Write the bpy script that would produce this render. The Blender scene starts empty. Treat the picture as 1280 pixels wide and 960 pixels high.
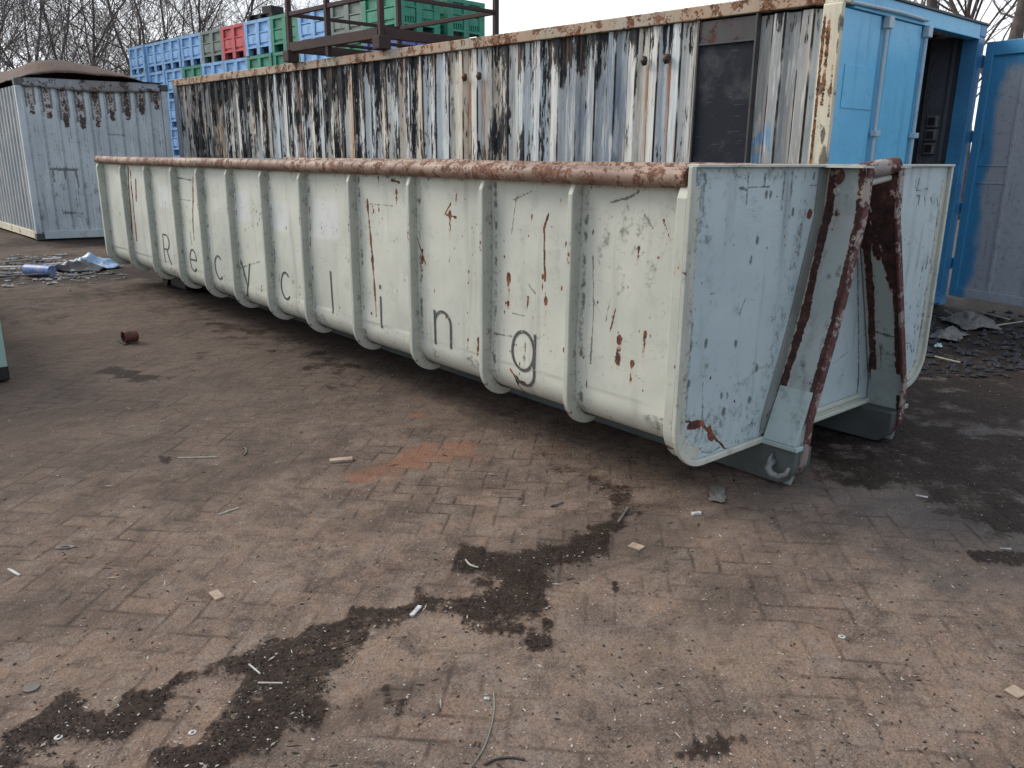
import bpy, math, random
import numpy as np
from mathutils import Vector, Matrix

# ------------------------------------------------------------------ camera, light, exposure
scene = bpy.context.scene
C = scene.collection
R3 = np.array([[0.76151303, 0.16907661, -0.62570841],
               [-0.64809863, 0.21074031, -0.73181739],
               [0.00812878, 0.96280923, 0.27005981]])
CAMH = 1.56
cam_d = bpy.data.cameras.new('camera'); cam = bpy.data.objects.new('camera', cam_d); C.objects.link(cam)
M = Matrix([[*R3[i], (0, 0, CAMH)[i]] for i in range(3)] + [[0, 0, 0, 1]])
cam.matrix_world = M
cam_d.sensor_width = 36; cam_d.lens = 36 * 1014 / 1280; cam_d.clip_end = 3000; cam_d.clip_start = 0.05
scene.camera = cam

SUN_AZ, SUN_EL = math.radians(116), math.radians(36)
sd = Vector((math.cos(SUN_AZ) * math.cos(SUN_EL), math.sin(SUN_AZ) * math.cos(SUN_EL), math.sin(SUN_EL)))
sl = bpy.data.lights.new('sun', 'SUN'); sl.energy = 1.5; sl.angle = math.radians(24); sl.color = (1.0, 0.91, 0.79)
so = bpy.data.objects.new('sun', sl); C.objects.link(so)
so.rotation_euler = sd.to_track_quat('Z', 'Y').to_euler()

w = bpy.data.worlds.new('World'); scene.world = w; w.use_nodes = True
nt = w.node_tree; nt.nodes.clear()
def nn(nt, t, **kw):
    n = nt.nodes.new(t)
    for k, v in kw.items(): setattr(n, k, v)
    return n
sky = nn(nt, 'ShaderNodeTexSky', sky_type='NISHITA', sun_disc=False, sun_elevation=SUN_EL,
         sun_rotation=math.atan2(sd.x, sd.y), dust_density=3.0, air_density=1.0, ozone_density=2.0)
tc = nn(nt, 'ShaderNodeTexCoord'); mp = nn(nt, 'ShaderNodeMapping'); mp.inputs['Scale'].default_value = (1, 1, 3.0)
no = nn(nt, 'ShaderNodeTexNoise'); no.inputs['Scale'].default_value = 1.7; no.inputs['Detail'].default_value = 5
dotn = nn(nt, 'ShaderNodeVectorMath', operation='DOT_PRODUCT'); dotn.inputs[1].default_value = (math.cos(math.radians(62)), math.sin(math.radians(62)), 0)
mr = nn(nt, 'ShaderNodeMapRange'); mr.inputs[1].default_value = -0.45; mr.inputs[2].default_value = 0.6; mr.inputs[3].default_value = 0.42; mr.inputs[4].default_value = 0.95
cr = nn(nt, 'ShaderNodeMapRange'); cr.inputs[1].default_value = 0.3; cr.inputs[2].default_value = 0.7; cr.inputs[3].default_value = 0.88; cr.inputs[4].default_value = 1.0
mul = nn(nt, 'ShaderNodeMath', operation='MULTIPLY')
mix = nn(nt, 'ShaderNodeMix', data_type='RGBA'); mix.inputs[7].default_value = (7.1, 7.45, 8.0, 1)
bg = nn(nt, 'ShaderNodeBackground'); bg.inputs[1].default_value = 0.125
wo = nn(nt, 'ShaderNodeOutputWorld')
L = nt.links.new
L(tc.outputs['Generated'], mp.inputs[0]); L(mp.outputs[0], no.inputs['Vector'])
L(tc.outputs['Generated'], dotn.inputs[0]); L(dotn.outputs['Value'], mr.inputs[0])
L(no.outputs[0], cr.inputs[0]); L(mr.outputs[0], mul.inputs[0]); L(cr.outputs[0], mul.inputs[1])
cc = nn(nt, 'ShaderNodeMix', data_type='RGBA'); cc.inputs[6].default_value = (5.0, 5.35, 5.9, 1); cc.inputs[7].default_value = (8.2, 8.4, 8.6, 1)
cmr = nn(nt, 'ShaderNodeMapRange'); cmr.inputs[1].default_value = 0.32; cmr.inputs[2].default_value = 0.62
no2 = nn(nt, 'ShaderNodeTexNoise'); no2.inputs['Scale'].default_value = 2.6; no2.inputs['Detail'].default_value = 6; L(mp.outputs[0], no2.inputs['Vector']); L(no2.outputs[0], cmr.inputs[0]); L(cmr.outputs[0], cc.inputs[0]); L(cc.outputs[2], mix.inputs[7])
L(mul.outputs[0], mix.inputs[0]); L(sky.outputs[0], mix.inputs[6]); L(mix.outputs[2], bg.inputs[0]); L(bg.outputs[0], wo.inputs[0])

scene.view_settings.view_transform = 'Standard'; scene.view_settings.look = 'None'
scene.view_settings.exposure = 0.72; scene.view_settings.gamma = 1.0
scene.render.engine = 'CYCLES'

# ------------------------------------------------------------------ measuring helpers (photo point -> point on a real plane)
def ray(x, y): return R3 @ np.array([x - 640.0, 480.0 - y, -1014.0])
def W(x, y, z=0.0):
    r = ray(x, y); t = (z - CAMH) / r[2]; return (r[0] * t, r[1] * t, z)
def WX(x, y, X0):
    r = ray(x, y); t = X0 / r[0]; return (r[1] * t, CAMH + r[2] * t)
def WY(x, y, Y0):
    r = ray(x, y); t = Y0 / r[1]; return (r[0] * t, CAMH + r[2] * t)
rnd = random.Random(7)
rs = np.random.RandomState(5)
def sm(a): a = np.clip(a, 0, 1); return a * a * (3 - 2 * a)
_T = np.random.RandomState(11).rand(256, 256)
def vn(x, y):
    xi = np.floor(x).astype(int); yi = np.floor(y).astype(int); fx = sm(x - xi); fy = sm(y - yi)
    a = _T[xi & 255, yi & 255]; b = _T[(xi + 1) & 255, yi & 255]; c = _T[xi & 255, (yi + 1) & 255]; d = _T[(xi + 1) & 255, (yi + 1) & 255]
    return (a * (1 - fx) + b * fx) * (1 - fy) + (c * (1 - fx) + d * fx) * fy
def fbm(x, y, o=4):
    s = 0; a = 0.5; t = 0
    for k in range(o):
        s = s + a * vn(x + 17.3 * k, y + 9.1 * k); t += a; a *= 0.5; x = x * 2.03; y = y * 2.03
    return s / t

class Wear:
    """painted wear: channel 0 rust, 1 dark grime and painted shade, 2 pale patch; spots and strokes with shapes of their own"""
    def __init__(s): s.ops = []
    def spot(s, u, v, ru, rv=None, val=1.0, ch=0): s.ops.append(('o', ch, u, v, ru, rv or ru, val)); return s
    def line(s, pts, wd, val=1.0, ch=0): s.ops.append(('l', ch, pts, wd, val)); return s
    def rect(s, u0, u1, v0, v1, soft, val=1.0, ch=2): s.ops.append(('r', ch, min(u0, u1), max(u0, u1), min(v0, v1), max(v0, v1), soft, val)); return s
    def ev(s, u, v):
        out = np.zeros((len(u), 3))
        for o in s.ops:
            ch = o[1]
            if o[0] == 'o':
                d = np.sqrt(((u - o[2]) / o[4]) ** 2 + ((v - o[3]) / o[5]) ** 2); k = sm(1.6 * (1 - d)) * o[6]
            elif o[0] == 'r':
                k = sm((u - o[2]) / o[6] + .5) * sm((o[3] - u) / o[6] + .5) * sm((v - o[4]) / o[6] + .5) * sm((o[5] - v) / o[6] + .5) * o[7]
            else:
                P = o[2]; wd = o[3]; d = np.full(len(u), 9e9)
                for a, b in zip(P[:-1], P[1:]):
                    ax, ay = a[:2]; bx, by = b[:2]; dx = bx - ax; dy = by - ay; l2 = dx * dx + dy * dy + 1e-9
                    t = np.clip(((u - ax) * dx + (v - ay) * dy) / l2, 0, 1)
                    d = np.minimum(d, np.hypot(u - ax - t * dx, v - ay - t * dy))
                k = sm(1.5 * (1 - d / wd)) * o[4]
            out[:, ch] = np.maximum(out[:, ch], k)
        return out

# ------------------------------------------------------------------ materials
def mat(name):
    m = bpy.data.materials.new(name); m.use_nodes = True; m.node_tree.nodes.clear(); return m, m.node_tree
class G:
    """tiny node-graph builder"""
    def __init__(s, nt): s.nt = nt
    def put(s, sock, v):
        if isinstance(v, bpy.types.NodeSocket): s.nt.links.new(v, sock)
        elif isinstance(v, (tuple, list)) and len(v) == 3 and sock.type == 'RGBA': sock.default_value = (*v, 1)
        else: sock.default_value = v
    def m(s, op, a, b=0.0, c=None):
        n = s.nt.nodes.new('ShaderNodeMath'); n.operation = op; s.put(n.inputs[0], a); s.put(n.inputs[1], b)
        if c is not None: s.put(n.inputs[2], c)
        return n.outputs[0]
    def mr(s, v, a, b, c=0.0, d=1.0):
        n = s.nt.nodes.new('ShaderNodeMapRange'); n.interpolation_type = 'SMOOTHSTEP'
        for i, q in enumerate((v, a, b, c, d)): s.put(n.inputs[i], q)
        return n.outputs[0]
    def mix(s, f, a, b):
        n = s.nt.nodes.new('ShaderNodeMix'); n.data_type = 'RGBA'; s.put(n.inputs[0], f); s.put(n.inputs[6], a); s.put(n.inputs[7], b); return n.outputs[2]
    def noise(s, vec, sc, det=4, rough=.55, dist=0.0, dim='3D'):
        n = s.nt.nodes.new('ShaderNodeTexNoise'); n.noise_dimensions = dim; s.put(n.inputs['Vector'], vec)
        n.inputs['Scale'].default_value = sc; n.inputs['Detail'].default_value = det; n.inputs['Roughness'].default_value = rough; n.inputs['Distortion'].default_value = dist
        return n.outputs[0]
    def vor(s, vec, sc, feat='F1'):
        n = s.nt.nodes.new('ShaderNodeTexVoronoi'); n.feature = feat; s.put(n.inputs['Vector'], vec); n.inputs['Scale'].default_value = sc; return n
    def map(s, vec, sc=(1, 1, 1), loc=(0, 0, 0)):
        n = s.nt.nodes.new('ShaderNodeMapping'); s.put(n.inputs[0], vec); n.inputs['Scale'].default_value = sc; n.inputs['Location'].default_value = loc; return n.outputs[0]
    def wn(s, v, dim='1D'):
        n = s.nt.nodes.new('ShaderNodeTexWhiteNoise'); n.noise_dimensions = dim
        s.put(n.inputs['W' if dim == '1D' else 'Vector'], v); return n
    def ramp(s, v, stops, interp='LINEAR'):
        n = s.nt.nodes.new('ShaderNodeValToRGB'); s.put(n.inputs[0], v); cr = n.color_ramp; cr.interpolation = interp
        while len(cr.elements) < len(stops): cr.elements.new(0.5)
        for e, (p, c) in zip(cr.elements, stops): e.position = p; e.color = (*c, 1)
        return n.outputs[0]
    def coord(s, k='Object'): return s.nt.nodes.new('ShaderNodeTexCoord').outputs[k]
    def uv(s):
        n = s.nt.nodes.new('ShaderNodeSeparateXYZ'); s.put(n.inputs[0], s.coord('UV')); return n.outputs[0], n.outputs[1]
    def attr(s, name='wear'):
        n = s.nt.nodes.new('ShaderNodeAttribute'); n.attribute_name = name
        q = s.nt.nodes.new('ShaderNodeSeparateColor'); s.put(q.inputs[0], n.outputs['Color']); return q.outputs
    def bump(s, hgt, dist, strength=1.0, normal=None):
        n = s.nt.nodes.new('ShaderNodeBump'); s.put(n.inputs['Height'], hgt); n.inputs['Distance'].default_value = dist; n.inputs['Strength'].default_value = strength
        if normal: s.put(n.inputs['Normal'], normal)
        return n.outputs[0]
    def out(s, col, rough=.6, normal=None, spec=.5, metal=0.0):
        b = s.nt.nodes.new('ShaderNodeBsdfPrincipled'); s.put(b.inputs['Base Color'], col); s.put(b.inputs['Roughness'], rough)
        b.inputs['Specular IOR Level'].default_value = spec; s.put(b.inputs['Metallic'], metal)
        if normal: s.put(b.inputs['Normal'], normal)
        o = s.nt.nodes.new('ShaderNodeOutputMaterial'); s.put(o.inputs[0], b.outputs[0])

RUST_D, RUST_M, RUST_O = (.022, .011, .010), (.10, .035, .022), (.30, .10, .035)
def paint(name, c1, c2, rust=.5, speck=.6, grime=.5, streak=.4, rc=(RUST_D, RUST_M, RUST_O), gc=(.045, .05, .04), rough=.5, scale=1.0, scratch=.5, fade=(.62, .63, .60)):
    """weathered paint over steel. rust: share of surface, 0..1"""
    m, nt = mat(name); g = G(nt); co = g.coord(); wr = g.attr()
    big = g.noise(co, 1.3 * scale, 5); col = g.mix(g.mr(big, .35, .68), c1, c2)
    fine = g.noise(co, 38 * scale, 4, .65); med = g.noise(co, 7 * scale, 6, .62)
    col = g.mix(g.m('MULTIPLY', g.mr(fine, .35, .8), .10), col, fade)
    vert = g.noise(g.map(co, (9 * scale, 9 * scale, .9 * scale)), 1.0, 6, .6)
    gm = g.m('MULTIPLY', g.mr(vert, .52, .78), streak)
    gm = g.m('MAXIMUM', gm, g.m('MULTIPLY', g.mr(g.m('ADD', g.m('MULTIPLY', med, .75), g.m('MULTIPLY', fine, .25)), .52, .70), grime))
    brk = g.m('SUBTRACT', g.m('ADD', g.m('MULTIPLY', med, .4), g.m('MULTIPLY', fine, .6)), .5)
    gm = g.m('MAXIMUM', gm, g.mr(g.m('ADD', wr[1], g.m('MULTIPLY', brk, 2.8)), .26, .88))
    col = g.mix(wr[2], col, (.60, .61, .59))
    col = g.mix(g.m('MULTIPLY', gm, .78), col, gc)
    # fine dark scratches: thin iso-lines of stretched noise, broken up
    s1 = g.noise(g.map(co, (3.1, 2.3, 3.7), (4, 1, 7)), 2.2 * scale, 3, .5, .6)
    ln = g.mr(g.m('ABSOLUTE', g.m('SUBTRACT', s1, .5)), .0, .0045, 1, 0)
    ln = g.m('MULTIPLY', g.m('MULTIPLY', ln, g.mr(g.noise(co, 5.5, 3), .56, .66)), scratch)
    col = g.mix(ln, col, (.05, .035, .03))
    s2 = g.noise(g.map(co, (1.9, 4.1, 9.0), (9, 4, 2)), 2.9 * scale, 3, .5, .4)
    ln2 = g.mr(g.m('ABSOLUTE', g.m('SUBTRACT', s2, .48)), .0, .0035, 1, 0)
    col = g.mix(g.m('MULTIPLY', g.m('MULTIPLY', ln2, g.mr(g.noise(co, 4.1, 3), .55, .64)), scratch), col, (.10, .075, .06))
    # small chips
    v = g.vor(g.map(co, (1, 1, .6)), 26 * scale); ch = g.mr(v.outputs['Distance'], .05, .17, 1, 0)
    rr = g.wn(v.outputs['Position'], '3D').outputs[0]
    ch = g.m('MULTIPLY', ch, g.m('MULTIPLY', g.m('GREATER_THAN', rr, 1 - .22 * speck), g.mr(g.noise(co, 2.7, 3), .46, .6)))
    rn = g.m('ADD', g.m('MULTIPLY', med, .62), g.m('MULTIPLY', fine, .38))
    th = .70 - .30 * rust
    rm = g.mr(rn, th, th + .035)
    rw = g.m('MULTIPLY', g.mr(wr[0], .02, .15), g.mr(g.m('ADD', wr[0], g.m('MULTIPLY', g.m('SUBTRACT', rn, .5), 3.4)), .46, .58))
    halo = g.m('MULTIPLY', g.m('MULTIPLY', g.mr(g.m('ADD', wr[0], g.m('MULTIPLY', g.m('SUBTRACT', rn, .5), 2.0)), .15, .7), g.mr(wr[0], .02, .2)), .5)
    col = g.mix(halo, col, (.42, .20, .09))
    mask = g.m('MAXIMUM', g.m('MAXIMUM', rm, rw), ch)
    rcol = g.ramp(g.noise(co, 21 * scale, 5, .7), [(.32, rc[0]), (.5, rc[1]), (.68, rc[2])])
    col = g.mix(mask, col, rcol)
    ro = g.m('MULTIPLY_ADD', g.m('MAXIMUM', mask, gm), .35, rough); 
    hb = g.m('ADD', g.m('MULTIPLY', mask, -.6), g.m('MULTIPLY', fine, .5))
    b = g.bump(hb, .0016, .8); b = g.bump(g.noise(co, 3.2, 2), .012, .5, b)
    g.out(col, ro, b, .4); return m

def simple(name, c1, c2=None, rough=.7, sc=8, bump=.002, spec=.3, metal=0.0):
    m, nt = mat(name); g = G(nt); co = g.coord(); n = g.noise(co, sc, 6, .65)
    c2 = c2 or tuple(x * .6 for x in c1)
    g.out(g.mix(g.mr(n, .35, .68), c1, c2), rough, g.bump(n, bump), spec, metal); return m

CREAM1, CREAM2 = (.56, .565, .485), (.45, .465, .41)
M_side = paint('skip_side_paint', CREAM1, (.46, .475, .415), rust=.06, speck=1.9, grime=.30, streak=.42, scratch=.9, rough=.42)
M_end_shade = paint('skip_end_shade_paint', (.43, .51, .525), (.37, .455, .48), rust=.05, speck=1.3, grime=.42, streak=.65, scratch=1.0, rough=.42)  # same pale paint, with the blue of sky shade put into its colour
M_rib = paint('rib_paint', (.52, .525, .45), (.38, .40, .345), rust=.24, speck=2.0, grime=.45, streak=.5, rough=.5)
M_pipe = paint('rim_pipe_paint', (.29, .205, .15), (.165, .095, .07), rust=.68, speck=1, grime=.6, streak=.2, rc=((.05, .025, .018), (.14, .062, .04), (.27, .15, .09)), rough=.55, scale=1.7, fade=(.45, .36, .30))
M_hook = paint('hook_frame_paint', (.34, .38, .36), (.25, .29, .28), rust=.16, speck=.8, grime=.6, streak=.5, rc=((.016, .008, .008), (.045, .018, .016), (.10, .04, .03)), rough=.5)
M_strip = paint('base_strip_paint', (.22, .24, .22), (.12, .12, .11), rust=.30, speck=2.0, grime=1.0, streak=.9, rc=((.016, .010, .009), (.04, .022, .018), (.09, .05, .035)), fade=(.3, .32, .3))
M_foot = paint('foot_paint', (.38, .46, .45), (.28, .35, .33), rust=.1, speck=1.5, grime=.85, streak=.7, gc=(.06, .065, .045))
M_hookrust = paint('hook_edge_paint', (.22, .15, .135), (.30, .26, .235), rust=.80, speck=.5, grime=.35, streak=.3, rc=((.035, .014, .013), (.085, .03, .027), (.14, .055, .045)), rough=.45)
M_rail = paint('rail_paint', (.10, .115, .11), (.055, .06, .056), rust=.25, grime=.7, streak=.3, rc=(RUST_D, (.05, .025, .015), (.12, .06, .03)), rough=.6, fade=(.16, .17, .16))
M_letter = None
def letter_mat():
    m, nt = mat('letter_paint'); g = G(nt); co = g.coord()
    n = g.noise(co, 30, 5, .7); f = g.mr(n, .57, .68)
    g.out(g.mix(f, (.07, .075, .07), (.40, .41, .36)), .5); return m
M_letter = letter_mat()
M_blue = paint('blue_door_paint', (.15, .50, .74), (.12, .44, .69), rust=.09, speck=1.6, grime=.30, streak=.34, gc=(.04, .09, .13), fade=(.16, .38, .58), rc=(RUST_D, (.05, .03, .03), (.28, .35, .38)), rough=.35, scratch=.4)
M_bluedk = paint('blue_frame_paint', (.05, .25, .47), (.035, .16, .33), rust=.06, speck=.6, grime=.25, streak=.25, fade=(.1, .25, .4), rc=(RUST_D, (.05, .05, .06), (.3, .35, .38)), rough=.4)
M_rod = paint('lock_rod_paint', (.30, .45, .55), (.38, .46, .50), rust=.22, speck=1, grime=.3, streak=.2, rough=.45)
M_cream = paint('cream_post_paint', (.66, .62, .48), (.60, .52, .38), rust=.36, speck=1, grime=.65, streak=.7, gc=(.02, .018, .016), rc=(RUST_D, (.12, .05, .02), (.42, .20, .08)), rough=.55)
M_rail_top = paint('top_rail_paint', (.40, .27, .18), (.38, .34, .27), rust=.66, speck=1, grime=.4, streak=.5, rc=((.05, .025, .018), (.16, .075, .04), (.34, .17, .09)), rough=.7)
M_grey = paint('grey_door_paint', (.20, .225, .26), (.15, .175, .21), rust=.03, speck=.5, grime=.35, streak=.3, rough=.55)
M_inside = simple('dark_interior', (.10, .11, .135), (.07, .08, .10), .8, 2)
M_dark = simple('dark_steel', (.03, .026, .025), (.012, .011, .012), .6)
M_rackm = paint('rack_rust', (.050, .026, .023), (.036, .021, .02), rust=.35, speck=.3, grime=.3, streak=.2, rc=((.02, .012, .012), (.05, .024, .02), (.08, .035, .025)), rough=.8, fade=(.08, .05, .045))
M_bright = paint('bare_metal', (.17, .175, .175), (.06, .06, .06), fade=(.4, .4, .4), rust=.4, grime=.5, rough=.35)

# ------------------------------------------------------------------ mesh helpers
def tag(o, label=None, cat=None, group=None, kind=None):
    for k, v in (('label', label), ('category', cat), ('group', group), ('kind', kind)):
        if v: o[k] = v
    return o
def empty(name, loc=(0, 0, 0), rz=0.0, **kw):
    o = bpy.data.objects.new(name, None); C.objects.link(o); o.location = loc; o.rotation_euler = (0, 0, rz); return tag(o, **kw)
def link(name, me, m, parent=None):
    if m is not None and not me.materials: me.materials.append(m)
    o = bpy.data.objects.new(name, me); C.objects.link(o); o.parent = parent; return o
class MB:
    def __init__(s): s.v = []; s.f = []; s.uv = []; s.wear = None
    def add(s, vs, fs, uvs=None):
        n = len(s.v); s.v += [tuple(map(float, p)) for p in vs]; s.f += [tuple(n + i for i in f) for f in fs]
        s.uv += list(uvs) if uvs is not None else [(p[1], p[2]) for p in vs]; return s
    def box(s, a, b, fn=None, bev=0.0):
        x0, y0, z0 = a; x1, y1, z1 = b
        vs = [(x0, y0, z0), (x1, y0, z0), (x1, y1, z0), (x0, y1, z0), (x0, y0, z1), (x1, y0, z1), (x1, y1, z1), (x0, y1, z1)]
        if fn: vs = [fn(*p) for p in vs]
        return s.add(vs, [(0, 3, 2, 1), (4, 5, 6, 7), (0, 1, 5, 4), (1, 2, 6, 5), (2, 3, 7, 6), (3, 0, 4, 7)])
    def bar(s, a, b, wd, th, up=(0, 0, 1)):
        a = Vector(a); b = Vector(b); d = (b - a).normalized(); x = d.cross(Vector(up)).normalized(); y = x.cross(d)
        vs = []
        for p in (a, b):
            for i, j in ((-1, -1), (1, -1), (1, 1), (-1, 1)): vs.append(p + x * i * wd / 2 + y * j * th / 2)
        return s.add(vs, [(0, 1, 2, 3), (7, 6, 5, 4), (0, 4, 5, 1), (1, 5, 6, 2), (2, 6, 7, 3), (3, 7, 4, 0)])
    def tube(s, pts, r, n=12, caps=True, rs=None):
        pts = [Vector(p) for p in pts]; vs = []; fs = []; k = len(pts); prev = None
        for i, p in enumerate(pts):
            d = (pts[min(i + 1, k - 1)] - pts[max(i - 1, 0)]).normalized()
            if prev is None: x = d.cross(Vector((0, 0, 1)) if abs(d.z) < .9 else Vector((1, 0, 0))).normalized()
            else: x = (prev - d * prev.dot(d)).normalized()
            prev = x; y = d.cross(x); rr = rs[i] if rs else r
            for j in range(n):
                a = 2 * math.pi * j / n; vs.append(p + x * math.cos(a) * rr + y * math.sin(a) * rr)
        for i in range(k - 1):
            for j in range(n): fs.append((i * n + j, i * n + (j + 1) % n, (i + 1) * n + (j + 1) % n, (i + 1) * n + j))
        if caps: fs.append(tuple(range(n - 1, -1, -1))); fs.append(tuple((k - 1) * n + j for j in range(n)))
        return s.add(vs, fs)
    def extrude(s, poly, dvec):
        n = len(poly); p2 = [tuple(Vector(p) + Vector(dvec)) for p in poly]
        return s.add(list(poly) + p2, [tuple(range(n - 1, -1, -1)), tuple(range(n, 2 * n))] + [(i, (i + 1) % n, n + (i + 1) % n, n + i) for i in range(n)])
    def mesh(s, name, smooth=False, wear=None):
        me = bpy.data.meshes.new(name); me.from_pydata(s.v, [], s.f); me.update()
        li = np.empty(len(me.loops), int); me.loops.foreach_get('vertex_index', li)
        u = me.uv_layers.new(name='UVMap'); u.data.foreach_set('uv', np.array(s.uv, float)[li].ravel())
        if smooth: me.polygons.foreach_set('use_smooth', [True] * len(me.polygons))
        return me
    def build(s, name, m, parent=None, smooth=False, bev=0.0, sharp=None):
        me = s.mesh(name, smooth); o = link(name, me, m, parent)
        if smooth and sharp: me.set_sharp_from_angle(angle=math.radians(sharp))
        if bev:
            b = o.modifiers.new('bevel', 'BEVEL'); b.width = bev; b.segments = 2; b.limit_method = 'ANGLE'; b.angle_limit = math.radians(40)
        return o
def sheet(name, us, vs, fn, m, parent=None, wear=None, solid=0.0, smooth=True, off=1.0):
    Ug, Vg = np.meshgrid(us, vs, indexing='ij'); U = Ug.ravel(); V = Vg.ravel(); X, Y, Z = fn(U, V)
    nu, nv = len(us), len(vs); idx = np.arange(nu * nv).reshape(nu, nv)
    F = np.stack([idx[:-1, :-1], idx[1:, :-1], idx[1:, 1:], idx[:-1, 1:]], -1).reshape(-1, 4)
    me = bpy.data.meshes.new(name)
    me.vertices.add(nu * nv); me.vertices.foreach_set('co', np.stack([X, Y, Z], 1).astype(np.float32).ravel())
    me.loops.add(F.size); me.loops.foreach_set('vertex_index', F.ravel().astype(np.int32))
    me.polygons.add(len(F)); me.polygons.foreach_set('loop_start', np.arange(0, F.size, 4, dtype=np.int32))
    try: me.polygons.foreach_set('loop_total', np.full(len(F), 4, dtype=np.int32))
    except Exception: pass
    me.update(calc_edges=True); me.validate()
    u = me.uv_layers.new(name='UVMap'); u.data.foreach_set('uv', np.stack([U, V], 1)[F.ravel()].astype(np.float32).ravel())
    if smooth: me.polygons.foreach_set('use_smooth', [True] * len(me.polygons))
    if wear is not None:
        wv = wear(U, V) if callable(wear) else wear.ev(U, V)
        a = me.color_attributes.new('wear', 'FLOAT_COLOR', 'POINT'); a.data.foreach_set('color', np.concatenate([np.clip(wv, 0, 1), np.ones((len(U), 1))], 1).astype(np.float32).ravel())
    o = link(name, me, m, parent)
    if solid:
        q = o.modifiers.new('solid', 'SOLIDIFY'); q.thickness = solid; q.offset = off
    return o

# ================================================================== GROUND
def herring(u, v, b=.105):
    """brick id and joint distance of a herringbone bond"""
    iu = np.floor(u / b); iv = np.floor(v / b); k = np.mod(iu - iv, 4)
    ai = iu - (k == 1); aj = iv - (k == 3) * -1 * 1.0
    aj = np.where(k == 3, iv + 1, iv)
    return np.mod(ai * 37.7 + aj * 91.3 + (k >= 2) * 13.1, 97.0) / 97.0
def axis(lo, hi, fine0, fine1, st, g=1.09):
    a = list(np.arange(fine0, fine1, st)); s = st; x = fine1
    while x < hi: a.append(x); s *= g; x += s
    a.append(hi); s = st; x = fine0 - st
    b = []
    while x > lo: b.append(x); s *= g; x -= s
    b.append(lo); return np.array(b[::-1] + a)
gx = axis(-400, 500, -.6, 6.6, .024); gy = axis(-60, 900, .1, 7.0, .024)
PA = math.radians(43.63)
gd = Wear()
def cap(pts, wd, val=1.0, ch=1):
    q = [W(x, y)[:2] for x, y in pts]
    gd.line(q, wd, val, ch)
for pts, wd in [([(735, 672), (700, 690)], .10), ([(700, 690), (660, 700), (650, 725), (605, 700)], .15), ([(600, 690), (585, 685)], .09), ([(650, 735), (612, 765)], .11),
                ([(612, 755), (560, 745), (530, 752)], .10), ([(530, 752), (528, 735)], .06), ([(535, 750), (500, 765), (470, 778)], .085),
                ([(470, 778), (440, 775), (420, 795)], .11), ([(420, 795), (370, 800), (340, 830)], .14), ([(395, 840), (350, 870), (300, 900)], .12),
                ([(370, 890), (300, 915), (250, 945), (230, 970)], .13), ([(340, 830), (300, 812), (260, 835), (225, 842)], .09),
                ([(230, 838), (190, 865), (150, 880), (110, 878)], .09), ([(110, 880), (70, 870), (40, 900), (0, 930), (-60, 950)], .085),
                ([(30, 955), (80, 945)], .04), ([(1240, 690), (1290, 700)], .07), ([(860, 935), (920, 935)], .045), ([(862, 940), (870, 975)], .045),
                ([(480, 865), (490, 875)], .03), ([(985, 828), (992, 830)], .03), ([(195, 565), (200, 572)], .05),
                ([(660, 775), (675, 785)], .025), ([(760, 735), (770, 737)], .02), ([(130, 460), (180, 470)], .10), ([(60, 350), (120, 360)], .25), ([(0, 342), (60, 338), (130, 336)], .5), ([(150, 465), (210, 470), (260, 440)], .10), ([(150, 360), (330, 420), (430, 470)], .35), ([(0, 395), (60, 400)], .3), ([(640, 560), (760, 600), (800, 650)], .08), ([(740, 655), (790, 640)], .06)]:
    cap(pts, wd, .26 if pts[0] in ((150, 360), (0, 395), (640, 560), (150, 465), (60, 350)) else .8 if pts[0] == (0, 342) else 1.0)
for pts, wd in [([(1180, 430), (1300, 420)], .9), ([(1120, 560), (1200, 600), (1240, 640)], .30), ([(1200, 640), (1270, 655)], .12), ([(1150, 470), (1300, 460)], 1.3), ([(1180, 400), (1320, 400)], 2.0), ([(1180, 500), (1320, 490)], .8), ([(1030, 560), (1150, 530)], .45), ([(1080, 590), (1200, 570), (1300, 600)], .32), ([(1180, 560), (1300, 560)], .35)]:
    cap(pts, wd, .95)
for pts, wd, v in [([(520, 517), (535, 520)], .12, .8), ([(470, 590), (500, 580), (540, 560), (580, 560)], .22, .8), ([(870, 340), (900, 345)], .1, .5), ([(700, 560), (760, 580)], .3, .25), ([(330, 580), (300, 600)], .2, .2), ([(330, 930), (290, 945)], .06, .4)]:
    cap(pts, wd, v, 0)
for pts, wd, v in [([(1040, 640), (1280, 640)], .5, .0), ([(400, 690), (390, 700)], .05, .3), ([(330, 770), (310, 780)], .05, .3), ([(440, 800), (470, 810)], .05, .3)]:
    cap(pts, wd, v, 2)
def ground_fn(U, V):
    near = np.exp(-((U - 2.5) ** 2 + (V - 4) ** 2) / 120.0)
    z = (fbm(U * .5, V * .5, 3) - .5) * .02 + (fbm(U * 6, V * 6, 3) - .5) * .008
    u = U * math.cos(PA) + V * math.sin(PA); v = U * math.sin(PA) - V * math.cos(PA)
    z = z + (herring(u, v) - .5) * .0035 * (np.hypot(U, V) < 9)
    wv = gd.ev(U, V) if len(U) < 10 else GW[0]
    z = z + np.clip(wv[:, 1], 0, 1) * (.002 + .007 * fbm(U * 22, V * 22, 3)) * (np.hypot(U, V) < 6)
    # debris-covered strip behind the long container and far berm
    z = z - .012
    return U, V, z
Ug, Vg = np.meshgrid(gx, gy, indexing='ij'); GU, GV = Ug.ravel(), Vg.ravel()
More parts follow.
